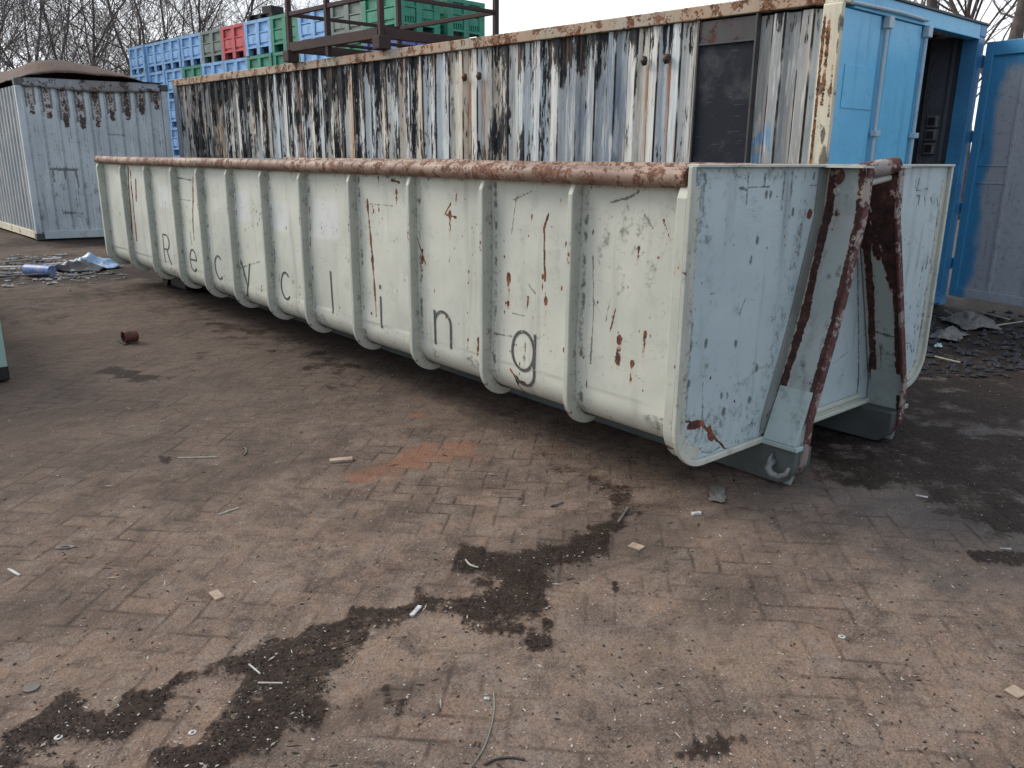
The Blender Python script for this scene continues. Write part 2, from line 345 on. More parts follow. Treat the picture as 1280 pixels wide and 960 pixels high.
def ground_wear(U, V):
    WU = U + (fbm(U * 4.5 + 7, V * 4.5, 4) - .5) * .24; WV = V + (fbm(U * 4.5 + 31, V * 4.5 + 5, 4) - .5) * .24
    u = U * math.cos(PA) + V * math.sin(PA); v = U * math.sin(PA) - V * math.cos(PA)
    b = herring(u, v); bb = .105
    iu = np.floor(u / bb); iv = np.floor(v / bb); k = np.mod(iu - iv, 4)
    cu = np.where(k == 0, iu + 1, np.where(k == 1, iu, iu + .5)) * bb; cv = np.where(k == 2, iv, np.where(k == 3, iv + 1, iv + .5)) * bb
    BU = cu * math.cos(PA) + cv * math.sin(PA); BV = cu * math.sin(PA) - cv * math.cos(PA)
    WU = WU * .5 + BU * .5 + (WU - U) * .5; WV = WV * .5 + BV * .5 + (WV - V) * .5
    wv = gd.ev(WU, WV)
    edge = (fbm(U * 5, V * 5, 4) - .5) * .9 + (b - .5) * .5
    wv[:, 1] = np.clip((wv[:, 1] + edge * (wv[:, 1] > .03) * .9) * (.55 + .75 * fbm(U * 9, V * 9, 3)), 0, 1)
    far = sm((V - 8.5) / 3.0); wv[:, 1] = np.maximum(wv[:, 1], far * sm((fbm(U * .8, V * 1.6, 4) - .42) * 5) * .8)
    wv[:, 0] *= .55 + .9 * fbm(U * 3, V * 3, 3)
    return wv
GW = [ground_wear(GU, GV)]
def ground_mat():
    m, nt = mat('paved_dirt'); g = G(nt); co = g.coord(); wr = g.attr()
    rot = nt.nodes.new('ShaderNodeMapping'); g.put(rot.inputs[0], co)
    rot.inputs['Rotation'].default_value = (0, 0, -PA)
    wob = nt.nodes.new('ShaderNodeTexNoise'); wob.inputs['Scale'].default_value = 9; wob.inputs['Detail'].default_value = 3; g.put(wob.inputs['Vector'], co)
    wa = nt.nodes.new('ShaderNodeVectorMath'); wa.operation = 'MULTIPLY_ADD'; g.put(wa.inputs[0], wob.outputs['Color']); wa.inputs[1].default_value = (.018, .018, 0); g.put(wa.inputs[2], rot.outputs[0])
    sp = nt.nodes.new('ShaderNodeSeparateXYZ'); g.put(sp.inputs[0], wa.outputs[0])
    b = 1 / .105
    x = g.m('MULTIPLY', sp.outputs[0], b); y = g.m('MULTIPLY', sp.outputs[1], -b)
    ix = g.m('FLOOR', x); iy = g.m('FLOOR', y); fx = g.m('SUBTRACT', x, ix); fy = g.m('SUBTRACT', y, iy)
    k = g.m('FLOORED_MODULO', g.m('ADD', g.m('SUBTRACT', ix, iy), .01), 4.0); k = g.m('FLOOR', k)
    def is_(n): return g.m('COMPARE', k, float(n), .1)
    k0, k1, k2, k3 = is_(0), is_(1), is_(2), is_(3)
    dl, dr, db, dt = fx, g.m('SUBTRACT', 1.0, fx), fy, g.m('SUBTRACT', 1.0, fy)
    # open sides (no joint): k0 right, k1 left, k2 bottom->none at bottom, k3 top
    dl = g.m('ADD', dl, k1); dr = g.m('ADD', dr, k0); db = g.m('ADD', db, k2); dt = g.m('ADD', dt, k3)
    ed = g.m('MINIMUM', g.m('MINIMUM', dl, dr), g.m('MINIMUM', db, dt))
    idx = g.m('SUBTRACT', ix, k1); idy = g.m('SUBTRACT', iy, k2)
    cmb = nt.nodes.new('ShaderNodeCombineXYZ'); g.put(cmb.inputs[0], idx); g.put(cmb.inputs[1], idy); g.put(cmb.inputs[2], g.m('ADD', k2, k3))
    rnd_ = g.wn(cmb.outputs[0], '3D').outputs[0]
    cover = g.noise(co, 1.1, 5, .6)
    cov2 = g.noise(co, 6.5, 5, .65)
    jm = g.mr(ed, .0, .13, 1, 0)
    vis = g.m('MULTIPLY', g.mr(cover, .38, .64, 1.0, .25), g.mr(cov2, .40, .60, 1.0, .12))
    jm = g.m('MULTIPLY', jm, vis)
    n1 = g.noise(co, 2.3, 6, .6); n2 = g.noise(co, 14, 6, .7); n3 = g.noise(co, 160, 3, .7); n4 = g.noise(co, 55, 4, .7)
    col = g.mix(g.mr(n1, .3, .7), (.205, .139, .098), (.250, .174, .124))
    brick = g.ramp(rnd_, [(0, (.135, .095, .074)), (.35, (.21, .13, .094)), (.7, (.155, .12, .10)), (1, (.25, .155, .105))])
    col = g.mix(g.m('MULTIPLY', g.mr(cover, .35, .65, .9, .25), .8), col, brick)
    col = g.mix(g.m('MULTIPLY', g.mr(n2, .42, .66), .55), col, (.13, .108, .095))
    col = g.mix(g.m('MULTIPLY', g.mr(n4, .5, .72), .5), col, (.29, .245, .21))
    nd = g.noise(co, 1.9, 9, .72, .4); nd2 = g.noise(g.map(co, (1, 1, 1), (5, 3, 0)), 5.5, 8, .74, .3)
    col = g.mix(g.m('MULTIPLY', g.mr(nd, .47, .62), .62), col, (.082, .061, .050))
    col = g.mix(g.m('MULTIPLY', g.mr(nd2, .50, .64), .75), col, (.070, .052, .043))
    col = g.mix(g.m('MULTIPLY', g.mr(nd2, .46, .36), .35), col, (.27, .235, .205))
    gr = g.noise(co, 120, 4, .8); col = g.mix(g.m('MULTIPLY', g.mr(gr, .46, .62), .4), col, (.27, .22, .18)); col = g.mix(g.m('MULTIPLY', g.mr(gr, .5, .36), .6), col, (.07, .056, .048))
    # large tonal drift: shadow painted grey into the right, darker mud far off
    sx = nt.nodes.new('ShaderNodeSeparateXYZ'); g.put(sx.inputs[0], co)
    gy_ = g.m('MULTIPLY', g.mr(g.m('ADD', g.m('SUBTRACT', sx.outputs[0], g.m('MULTIPLY', sx.outputs[1], .25)), g.m('MULTIPLY', n1, 1.6)), 3.1, 4.7), .7)
    lm_ = g.m('MULTIPLY', g.mr(g.m('ADD', sx.outputs[1], g.m('MULTIPLY', nd2, 4.5)), 4.6, 7.2), .6); col = g.mix(lm_, col, (.085, .068, .058))
    wv_ = g.noise(g.map(co, (.55, 1.5, 1)), 1.0, 7, .68, .6); col = g.mix(g.m('MULTIPLY', g.mr(wv_, .48, .62), .55), col, (.075, .058, .048))
    col = g.mix(gy_, col, (.098, .093, .09))
    col = g.mix(g.m('MULTIPLY', jm, .74), col, (.05, .038, .032))
    # rust-red stain
    rf = g.mr(g.m('ADD', g.m('ADD', wr[0], g.m('MULTIPLY', g.m('SUBTRACT', rnd_, .5), .35)), g.m('MULTIPLY', g.m('SUBTRACT', nd2, .5), 2.4)), .35, 1.0)
    col = g.mix(g.m('MULTIPLY', rf, .55), col, (.27, .12, .07))
    pf = g.mr(g.m('ADD', wr[2], g.m('MULTIPLY', g.m('SUBTRACT', n4, .5), 1.8)), .3, .8)
    col = g.mix(g.m('MULTIPLY', pf, .6), col, (.42, .39, .36))
    # damp dark soil
    df = g.mr(g.m('ADD', wr[1], g.m('MULTIPLY', g.m('SUBTRACT', g.m('ADD', g.m('MULTIPLY', nd2, .65), g.m('MULTIPLY', n4, .35)), .5), 4.4)), .10, .72)
    df = g.m('MULTIPLY', df, g.mr(wr[1], .01, .2))
    dcol = g.mix(g.mr(n4, .35, .7), (.011, .007, .0055), (.040, .026, .019))
    col = g.mix(g.m('MULTIPLY', df, .93), col, dcol)
    # grit
    v = g.vor(co, 95); r = g.wn(v.outputs['Position'], '3D').outputs[0]
    grit = g.m('MULTIPLY', g.mr(v.outputs['Distance'], .12, .3, 1, 0), g.m('GREATER_THAN', r, .90))
    col = g.mix(g.m('MULTIPLY', grit, .55), col, (.40, .36, .32))
    grit2 = g.m('MULTIPLY', g.mr(v.outputs['Distance'], .12, .3, 1, 0), g.m('LESS_THAN', r, .09))
    col = g.mix(g.m('MULTIPLY', grit2, .6), col, (.05, .04, .035))
    hh = g.m('ADD', g.m('MULTIPLY', jm, -.7), g.m('ADD', g.m('MULTIPLY', n4, .9), g.m('MULTIPLY', n3, .45)))
    hh = g.m('ADD', hh, g.m('MULTIPLY', grit, .6))
    bb = g.bump(hh, .0045, 1.0); bb = g.bump(n2, .014, .8, bb); bb = g.bump(nd2, .03, .6, bb)
    rough = g.m('SUBTRACT', .92, g.m('MULTIPLY', df, .25))
    g.out(col, rough, bb, .10); return m
M_ground = ground_mat()
GZG = ground_fn(GU, GV)[2].reshape(len(gx), len(gy)); DKG = GW[0][:, 1].reshape(len(gx), len(gy))
def gz(x, y):
    i = int(min(max(np.searchsorted(gx, x), 1), len(gx) - 1)); j = int(min(max(np.searchsorted(gy, y), 1), len(gy) - 1)); return float(GZG[i - 1:i + 1, j - 1:j + 1].max())
grd = sheet('ground', gx, gy, ground_fn, M_ground, wear=lambda U, V: GW[0]); tag(grd, kind='structure')

# ================================================================== LONG LOW HOOK-LIFT CONTAINER
XO, XW, YN, YF = 2.74, 2.82, 2.12, 10.98        # rib face, wall, near end, far end
XR = 5.24; XC = (XO + XR) / 2
RIBY = [2.815, 3.50, 4.21, 4.93, 5.655, 6.325, 7.02, 7.72, 8.41, 9.23, 10.08]
def prof(s, r_out):
    """profile from top (s=0) down the wall, round the bottom corner; returns x, z. r_out: outwards distance from wall plane"""
    zc, xc, r = .42, 2.97, .15 + r_out
    top = 1.46; L1 = top - zc; L2 = r * math.pi / 2
    s = np.asarray(s, float)
    a = np.clip((s - L1) / r, 0, math.pi / 2)
    x = np.where(s < L1, xc - r, np.where(s < L1 + L2, xc - r * np.cos(a), xc + (s - L1 - L2)))
    z = np.where(s < L1, top - s, np.where(s < L1 + L2, zc - r * np.sin(a), zc - r))
    return x, z
skip = empty('hook_lift_container', (XC, YN, 0), label='long low pale green open-top hook-lift container with spaced letters along its ribbed side', cat='container')
def rel(o):  # parts are modelled in world coordinates; shift under the empty
    o.parent = skip; o.matrix_parent_inverse = Matrix.Translation((-XC, -YN, 0)); return o
PX = lambda x, y: WX(x, y, XW)          # -> (y along, z)
def S(z): return 1.46 - z                # v coordinate used for the wall: s along the profile
wl = Wear()
def pt(x, y):
    yy, zz = PX(x, y); return (yy, S(zz))
for x, y, r in [(635, 348, .035), (683, 376, .028), (806, 418, .022), (774, 425, .03), (562, 268, .032), (529, 325, .026), (790, 455, .022), (645, 475, .03), (610, 395, .018), (679, 345, .02),
                (585, 340, .014), (713, 435, .02), (496, 240, .02), (523, 250, .012), (570, 245, .012), (640, 440, .014), (660, 372, .012), (798, 311, .016), (473, 222, .02), (612, 250, .014),
                (474, 262, .02), (700, 250, .012), (822, 322, .008), (598, 425, .02), (650, 455, .014), (585, 425, .012), (465, 392, .02), (630, 390, .01)]:
    u, v = pt(x, y); wl.spot(u, v, r * .8, r * 1.25, 1.0); wl.line([(u, v), (u + .004, v + r * 4.5)], r * .7, .46)
for P, wd in [([(685, 268), (680, 285), (682, 350)], .011), ([(459, 250), (464, 300), (468, 350), (471, 395)], .016), ([(563, 255), (556, 268), (570, 272)], .010), ([(520, 290), (533, 330)], .009),
              ([(240, 222), (243, 300)], .02), ([(163, 215), (168, 262), (172, 300)], .03), ([(170, 225), (171, 250)], .03), ([(160, 210), (166, 290)], .035),
              ([(490, 205 + 20), (500, 228)], .01), ([(638, 462), (648, 478), (655, 480)], .012)]:
    wl.line([pt(*p) for p in P], wd, .95)
for P, wd, val in [([(763, 253), (785, 247), (797, 240)], .009, 1), ([(618, 416), (640, 421)], .008, 1), ([(741, 320), (742, 390), (739, 455)], .007, .9), ([(805, 268), (815, 285)], .006, .9), ([(742, 375), (752, 395)], .006, .9),
                   ([(660, 355), (670, 368)], .007, .9), ([(640, 250), (662, 240)], .006, .8), ([(220, 222), (238, 225)], .012, .9), ([(218, 248), (238, 251)], .01, .8), ([(460, 255), (492, 258)], .006, .7),
                   ([(795, 470), (805, 478)], .007, .8), ([(440, 350), (441, 400)], .01, .8), ([(640, 392), (655, 395)], .005, .8), ([(300, 335), (325, 327)], .012, .7), ([(238, 290), (240, 305)], .02, .8)]:
    wl.line([pt(*p) for p in P], wd, val, 1)
r2 = random.Random(3)
for k in range(150):
    u = r2.uniform(2.3, 10.9); v = r2.uniform(.08, 1.15); r = r2.uniform(.005, .016)
    wl.spot(u, v, r * .8, r * r2.uniform(1, 2.2), r2.uniform(.6, 1), r2.choice((0, 0, 1)))
for k in range(34):
    u = r2.uniform(2.3, 10.9); v = r2.uniform(.1, 1.0); a = r2.uniform(-.5, .5); l = r2.uniform(.05, .22)
    wl.line([(u, v), (u + l * math.sin(a) * .5, v + l * r2.uniform(.3, 1))], r2.uniform(.004, .008), .8, r2.choice((0, 1)))
for yb in RIBY:   # dirt and painted rib shade in the corner beside each rib
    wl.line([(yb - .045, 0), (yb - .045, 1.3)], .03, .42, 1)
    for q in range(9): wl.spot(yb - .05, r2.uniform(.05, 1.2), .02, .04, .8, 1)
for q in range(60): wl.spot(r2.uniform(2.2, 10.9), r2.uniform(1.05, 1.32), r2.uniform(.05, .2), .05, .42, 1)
for q in range(90): wl.spot(r2.uniform(2.2, 10.9), r2.uniform(.0, 1.2), r2.uniform(.03, .10), r2.uniform(.05, .25), r2.uniform(.1, .3), 1)
for q in range(10): wl.spot(r2.uniform(2.25, 2.75), r2.uniform(.05, .5), r2.uniform(.03, .08), r2.uniform(.05, .15), .36, 1)
wl.line([(2.2, 0.02), (10.9, .02)], .03, .4, 1); wl.line([(2.1, 1.27), (10.95, 1.27)], .16, .40, 1); wl.line([(2.1, 1.1), (10.95, 1.1)], .10, .14, 1)  # lower bend darkened: underside shade put into the colour, with grime
for a, b in (((390, 248), (424, 302)), ((335, 250), (361, 290)), ((290, 237), (313, 277)), ((197, 232), (213, 262))):
    (u0, v0), (u1, v1) = pt(*a), pt(*b); wl.rect(u0, u1, v0, v1, .04, .85, 2)
us = np.concatenate([np.arange(YN, 4.6, .007), np.arange(4.6, YF, .013)]); vs = np.arange(0, 1.04 + .236 + .25, .009)
LDENT = lambda U, V: (fbm(U * 1.4 + 3, V * 1.7, 3) - .5) * .028 + (fbm(U * 7, V * 5, 2) - .5) * .003
def wall_fn(U, V):
    x, z = prof(V, 0.0); return x + LDENT(U, V) * (V < 1.0), U, z
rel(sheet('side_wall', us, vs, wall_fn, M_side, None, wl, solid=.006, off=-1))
def mirror_fn(U, V):
    x, z = prof(V, 0.0); return 2 * XC - x, U, z
rel(sheet('side_wall', np.arange(YN, YF, .1), np.arange(0, 1.53, .03), mirror_fn, M_side, None, None, solid=.006))
# floor plate inside
mb = MB(); mb.box((3.18, YN + .01, .262), (2 * XC - 3.18, YF, .274)); rel(mb.build('floor_plate', M_rail))
# ribs: swept box profiles that follow the wall round the corner
def rib_mesh(wd=.033, dep=.062, top=.0, taper=.05):
    mb = MB(); ss = [0.0, .05] + list(np.arange(.2, 1.04, .14)) + [1.04 + k * .025 for k in range(0, 17)]
    rings = []
    for s in ss:
        s_in = s; k = (s - 1.04) / (.236)
        if s <= 1.04: xo, zo = prof(s, dep); xi, zi = prof(s, -.01)
        else:
            f = (s - 1.04) / (16 * .025); d2 = dep * (1 - .75 * f * f); xo, zo = prof(1.04 + f * (d2 + .15) * math.pi / 2, d2); xi, zi = prof(1.04 + f * .14 * math.pi / 2, -.01)
        if s == 0.0: xo += .02
        rings.append([(xo, -wd / 2, zo), (xo, wd / 2, zo), (xi, wd / 2, zi), (xi, -wd / 2, zi)])
    vs_ = [p for r in rings for p in r]; fs = [(0, 1, 2, 3)]
    for i in range(len(rings) - 1):
        for j in range(4): a = i * 4 + j; b = i * 4 + (j + 1) % 4; fs.append((a, a + 4, b + 4, b))
    n = len(vs_); fs.append((n - 1, n - 2, n - 3, n - 4)); mb.add(vs_, fs); return mb
def rib_dirt_shade(me):  # dirt plus shade painted darker towards the wall edge of the rib
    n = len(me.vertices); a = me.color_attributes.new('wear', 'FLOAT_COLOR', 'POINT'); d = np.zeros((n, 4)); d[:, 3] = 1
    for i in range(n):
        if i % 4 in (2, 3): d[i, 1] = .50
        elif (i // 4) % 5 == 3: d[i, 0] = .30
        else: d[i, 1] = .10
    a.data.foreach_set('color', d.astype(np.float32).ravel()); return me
rib0 = rib_dirt_shade(rib_mesh().mesh('rib'))
for side in (0, 1):
    for i, yb in enumerate(RIBY):
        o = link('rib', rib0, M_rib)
        o.location = (0, yb, -.02) if side == 0 else (2 * XC, yb, -.02)
        if side: o.rotation_euler = (0, 0, math.pi)
        o.location = (o.location.x - XC, o.location.y - YN, -.02); o.parent = skip
        b = o.modifiers.new('bevel', 'BEVEL'); b.width = .006; b.segments = 2; b.limit_method = 'ANGLE'; b.angle_limit = math.radians(50)
# end posts (wide flat strap round the corner)
pm = rib_dirt_shade(rib_mesh(.056, .078, taper=0).mesh('corner_post'))
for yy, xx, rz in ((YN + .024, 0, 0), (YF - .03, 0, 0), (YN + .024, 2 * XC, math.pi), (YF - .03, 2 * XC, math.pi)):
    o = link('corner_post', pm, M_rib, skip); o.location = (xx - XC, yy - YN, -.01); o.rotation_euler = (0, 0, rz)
    b = o.modifiers.new('bevel', 'BEVEL'); b.width = .006; b.segments = 2; b.limit_method = 'ANGLE'; b.angle_limit = math.radians(50)
# rim pipes
for x0 in (2.775, 2 * XC - 2.775):
    ys = np.linspace(YN + .02, YF + .01, 60)
    pts = [(x0 + (vn(np.array([y * 1.3]), np.array([x0]))[0] - .5) * .012, y, 1.482 + (vn(np.array([y * 1.1 + 40]), np.array([x0]))[0] - .5) * .010) for y in ys]
    mb = MB(); mb.tube(pts, .043, 20); rel(mb.build('rim_pipe', M_pipe, smooth=True, sharp=50))
# end panel, rounded lower corners
def panel_fn(yp):
    def f(U, V):   # U 0..1 across, V = z
        r = .20; zb = .215; dz = np.clip((zb + r - V) / r, 0, 1); ins = r * (1 - np.sqrt(np.clip(1 - dz * dz, 0, 1)))
        x0 = XO + .012 + ins; x1 = XR - .012 - ins
        X = x0 + (x1 - x0) * U
        return X, yp + (fbm(X * 1.3, V * 1.5, 3) - .5) * .014, V
    return f
wp = Wear(); E_ = lambda x, y: WY(x, y, YN)
def uE(x, y):
    X, z = E_(x, y); return ((X - XO) / (XR - XO), z)
def esp(x, y, rx, ry, val=1, ch=0): u, v = uE(x, y); wp.spot(u, v, rx / 2.5, ry, val, ch)
def eln(P, wd, val=1, ch=0): wp.line([uE(*p) for p in P], wd * .55, val, ch)
esp(1011, 268, .035, .035); esp(866, 532, .09, .03); esp(883, 545, .03, .06); esp(1035, 455, .01, .03, 1, 1)
eln([(850, 527), (875, 530), (885, 545), (890, 560), (885, 570)], .012, .9)
eln([(850, 540), (855, 565), (866, 574), (884, 565)], .006, 1, 1)
eln([(928, 236), (945, 233), (960, 233)], .010, 1, 1); eln([(925, 235), (930, 237)], .02, 1, 1)
eln([(1012, 232), (1024, 232)], .012, .9, 1); eln([(887, 368), (910, 365)], .008, .9, 1); eln([(922, 395), (931, 372)], .006, .8, 1)
eln([(876, 480), (876, 540)], .005, .8, 1); eln([(880, 225), (880, 300)], .06, .38, 1); eln([(872, 215), (868, 290)], .04, .55, 1)
eln([(862, 400), (850, 560)], .02, .6, 1); eln([(850, 575), (950, 545)], .02, .5, 1)
for x, y in ((900, 495), (918, 430), (907, 495), (903, 515), (945, 460), (858, 480), (990, 265), (957, 243), (962, 243), (945, 300), (937, 325), (880, 430), (935, 500)): esp(x, y, .02, .035, .9, 1)
for k in range(46): x = r2.uniform(.01, .42); wp.spot(x, r2.uniform(.22, .66), r2.uniform(.01, .04), r2.uniform(.03, .12), r2.uniform(.12, .36), 1)
for k in range(40): x = r2.uniform(.01, .97); wp.spot(x, r2.uniform(.22, 1.5), r2.uniform(.01, .05), r2.uniform(.05, .2), r2.uniform(.05, .22), 1)
wp.line([(.0, .2), (.3, .26)], .09, .34, 1); wp.line([(.0, 1.5), (.33, 1.5)], .05, .34, 1); wp.line([(.006, .4), (.006, 1.5)], .02, .6, 1); wp.line([(.25, .3), (.34, .9), (.36, 1.5)], .03, .42, 1); wp.spot(.08, .34, .16, .22, .36, 1); wp.spot(.2, .38, .10, .16, .30, 1); wp.spot(.05, .8, .08, .25, .2, 1)
for k in range(40): wp.spot(r2.uniform(.01, .99), r2.uniform(.3, 1.45), r2.uniform(.002, .005), r2.uniform(.005, .016), .9, r2.choice((0, 1)))
for k in range(14): u = r2.uniform(.02, .97); wp.line([(u, 1.5), (u + r2.uniform(-.004, .004), 1.5 - r2.uniform(.03, .22))], r2.uniform(.003, .008), .7, 1)
# scrawled marks on the right part
for P in ([(1150, 222), (1146, 238), (1160, 236)], [(1143, 246), (1150, 244), (1148, 256)], [(1156, 245), (1157, 258)], [(1164, 246), (1166, 256)], [(1172, 245), (1173, 258), (1179, 256)], [(1128, 432), (1138, 428), (1141, 440)]): eln(P, .008, .9, 1)
eln([(1186, 225), (1176, 330), (1166, 400)], .02, .55, 1); eln([(1160, 360), (1158, 400)], .03, .5, 1); eln([(1162, 385), (1158, 405)], .012, 1, 1)
for k in range(30): wp.spot(r2.uniform(.86, .99), r2.uniform(.3, 1.1), .006, .03, .7, 1)
eln([(1040, 455), (1060, 440)], .01, .8, 1); eln([(1072, 300), (1075, 500)], .012, .8, 1)
rel(sheet('end_panel', np.linspace(0, 1, 340), np.concatenate([np.linspace(.2151, .24, 8), np.arange(.245, 1.53, .0075)]), panel_fn(YN), M_end_shade, None, wp, solid=.006, off=-1))
rel(sheet('rear_door', np.linspace(0, 1, 30), np.concatenate([np.linspace(.2151, .24, 8), np.arange(.25, 1.53, .03)]), panel_fn(YF), M_end_shade, None, None, solid=.01))
# rim strips on the end panel: outline bars left, right, bottom, top
def outline(inset, yp, dep, wd):
    r = .20; zb = .19; out = []
    def path(off):
        x0 = XO + off; x1 = XR - off; rr = r + .02 - off; z0 = zb + off; P = []
        P.append((x0, 1.528))
        for k in range(11): a = math.pi / 2 * k / 10; P.append((x0 + rr - rr * math.cos(a), z0 + rr - rr * math.sin(a)))
        for k in range(11): a = math.pi / 2 * k / 10; P.append((x1 - rr + rr * math.sin(a), z0 + rr - rr * math.cos(a)))
        P.append((x1, 1.528)); return P
    A = path(inset); B = path(inset + wd); vs_ = []; fs = []
    for (a, b) in zip(A, B): vs_ += [(a[0], yp - dep, a[1]), (b[0], yp - dep, b[1]), (b[0], yp, b[1]), (a[0], yp, a[1])]
    for i in range(len(A) - 1):
        for j in range(4): q = i * 4 + j; p = i * 4 + (j + 1) % 4; fs.append((q, p, p + 4, q + 4))
    n = len(vs_); fs += [(3, 2, 1, 0), (n - 4, n - 3, n - 2, n - 1)]
    return MB().add(vs_, fs)
rel(outline(0.0, YN - .001, .022, .028).build('panel_flange', M_rib, bev=.004))
mb = MB(); mb.box((XO + .03, YN - .03, 1.524), (XR - .003, YN + .03, 1.536)); rel(mb.build('top_strip', M_rib, bev=.002))
mb = MB(); mb.box((3.50, YN - .055, .215), (4.44, YN - .004, .235)); mb.box((3.50, YN - .012, .237), (4.46, YN - .004, .262)); rel(mb.build('sill_strip', M_rib, bev=.003))

# hook frame
ZL = [1.52, 1.30, .80, .33, .03]
XL = [3.815, 3.81, 3.68, 3.52, 3.49]; XRr = [4.165, 4.18, 4.37, 4.545, 4.56]
def xi(z, X): return float(np.interp(-z, [-a for a in ZL], X))
YFR = 1.90
for sgn, X in ((1, XL), (-1, XRr)):
    def plate_fn(U, V, X=X):
        x = np.interp(-V, [-a for a in ZL], X); y0 = YFR + .012 + np.clip(.14 - V, 0, 1) * .25
        return x + U * 0, y0 + (YN - .005 - y0) * U, V
    wv = Wear()   # u: 0 front edge .. 1 panel
    wv.line([(.86, .42), (.80, .8), (.84, 1.2), (.80, 1.5)], .17, .95)
    wv.line([(.05, .4), (.04, 1.0), (.10, 1.5)], .13, .75)
    for k in range(12): wv.spot(r2.uniform(.1, .8), r2.uniform(.5, 1.5), .12, .05, .5, 1)
    wv.line([(.0, 1.25), (.6, 1.28)], .10, .35); wv.line([(0, .5), (1, .52)], .05, .4, 1)
    if sgn < 0:
        for k in range(50): wv.spot(r2.uniform(0, .9), r2.uniform(1.05, 1.5), .2, .08, .95)
        wv.line([(.05, .3), (.08, 1.2)], .2, 1.0); wv.line([(.2, 1.1), (.5, 1.4)], .3, 1.0)
        wv.line([(.1, .62), (.85, .64)], .01, 1, 1); wv.line([(.62, .3), (.62, .55)], .01, 1, 1)
    # object-space shader is 3-D so both plates differ
    up = empty('hook_upright'); up.parent = skip; up.location = (0, 0, 0)
    o = sheet('side_plate', np.linspace(0, 1, 40), np.arange(.0, 1.521, .008), plate_fn, M_hook, None, wv, solid=.012, off=0)
    o.parent = up; o.matrix_parent_inverse = Matrix.Translation((-XC, -YN, 0))
    # front flange
    mb = MB(); zs = [1.52, 1.42, 1.34, 1.30, 1.26, 1.1, .95, .8, .6, .33, .2, .14]; rings = []
    for z in zs:
        x = xi(z, X); rings.append([(x - .008 * sgn, YFR - .002, z), (x + .040 * sgn, YFR - .002, z), (x + .040 * sgn, YFR + .012, z), (x - .008 * sgn, YFR + .012, z)])
    for k in range(1, 7):     # rounded toe
        a = k / 6 * math.pi / 2 * .8; z = .14 - .13 * math.sin(a) * 1.02; y = YFR + .14 * (1 - math.cos(a)); x = xi(z, X)
        rings.append([(x - .008 * sgn, y - .002, z), (x + .04 * sgn, y - .002, z), (x + .04 * sgn, y + .012, z + .006), (x - .008 * sgn, y + .012, z + .006)])
    vs_ = [p for r in rings for p in r]; fs = [(0, 1, 2, 3)]
    for i in range(len(rings) - 1):
        for j in range(4): a = i * 4 + j; b = i * 4 + (j + 1) % 4; fs.append((a, a + 4, b + 4, b))
    n = len(vs_); fs.append((n - 1, n - 2, n - 3, n - 4)); mb.add(vs_, fs)
    fo = mb.build('front_flange', M_hookrust, bev=.003); fo.parent = up; fo.matrix_parent_inverse = Matrix.Translation((-XC, -YN, 0))
    # base strip welded to the panel
    mb = MB(); zz = [1.515, 1.30, 1.05, .8, .55, .33, .24]
    for a, b in zip(zz[:-1], zz[1:]):
        xa, xb = xi(a, X), xi(b, X); d = -.07 * sgn; y0, y1 = YN - .016, YN - .003
        mb.add([(xa + d, y0, a), (xa, y0, a), (xa, y1, a), (xa + d, y1, a), (xb + d, y0, b), (xb, y0, b), (xb, y1, b), (xb + d, y1, b)],
               [(0, 4, 5, 1), (1, 5, 6, 2), (3, 2, 6, 7), (0, 3, 7, 4)] + ([(0, 1, 2, 3)] if a == zz[0] else []) + ([(4, 7, 6, 5)] if b == zz[-1] else []))
    fo = mb.build('base_strip', M_strip, bev=.0); fo.parent = up; fo.matrix_parent_inverse = Matrix.Translation((-XC, -YN, 0))
    # foot gusset: slopes outwards to a ledge above the rail
    mb = MB(); zt, zb = .47, .215; xt, xb = xi(zt, X) - .010 * sgn, xi(zb, X) - .062 * sgn; xin_t, xin_b = xi(zt, X) - .004 * sgn, xi(zb, X) - .004 * sgn
    mb.add([(xt, YFR + .02, zt), (xt, YN - .02, zt), (xb, YN - .02, zb), (xb, YFR + .02, zb), (xin_t, YFR + .02, zt), (xin_t, YN - .02, zt), (xin_b, YN - .02, zb), (xin_b, YFR + .02, zb)],
           [(0, 1, 2, 3), (4, 7, 6, 5), (0, 3, 7, 4), (1, 5, 6, 2), (0, 4, 5, 1), (3, 2, 6, 7)])
    mb.box((min(xb - .008 * sgn, xin_b), YFR + .004, zb - .024), (max(xb - .008 * sgn, xin_b), YN - .02, zb - .002))
    fo = mb.build('foot_gusset', M_foot if sgn > 0 else M_hook, bev=.004); fo.parent = up; fo.matrix_parent_inverse = Matrix.Translation((-XC, -YN, 0))
    fo = MB().box((xi(1.5, X) - .07 * sgn, YFR + .0, 1.5215), (xi(1.5, X) + .04 * sgn, YN - .031, 1.531)).build('top_cap', M_rib); fo.parent = up; fo.matrix_parent_inverse = Matrix.Translation((-XC, -YN, 0))
mb = MB(); mb.tube([(3.80, 2.06, 1.478), (3.88, 2.035, 1.492), (4.0, 1.98, 1.515), (4.10, 1.945, 1.530), (4.145, 1.94, 1.534)], .040, 18)
rel(mb.build('hook_bar', M_hookrust, smooth=True, sharp=50))
mb = MB(); mb.tube([(3.80, 2.05, 1.41), (3.95, 2.0, 1.44), (4.12, 1.95, 1.475)], .017, 14); rel(mb.build('cross_bar', M_rib, smooth=True, sharp=50))
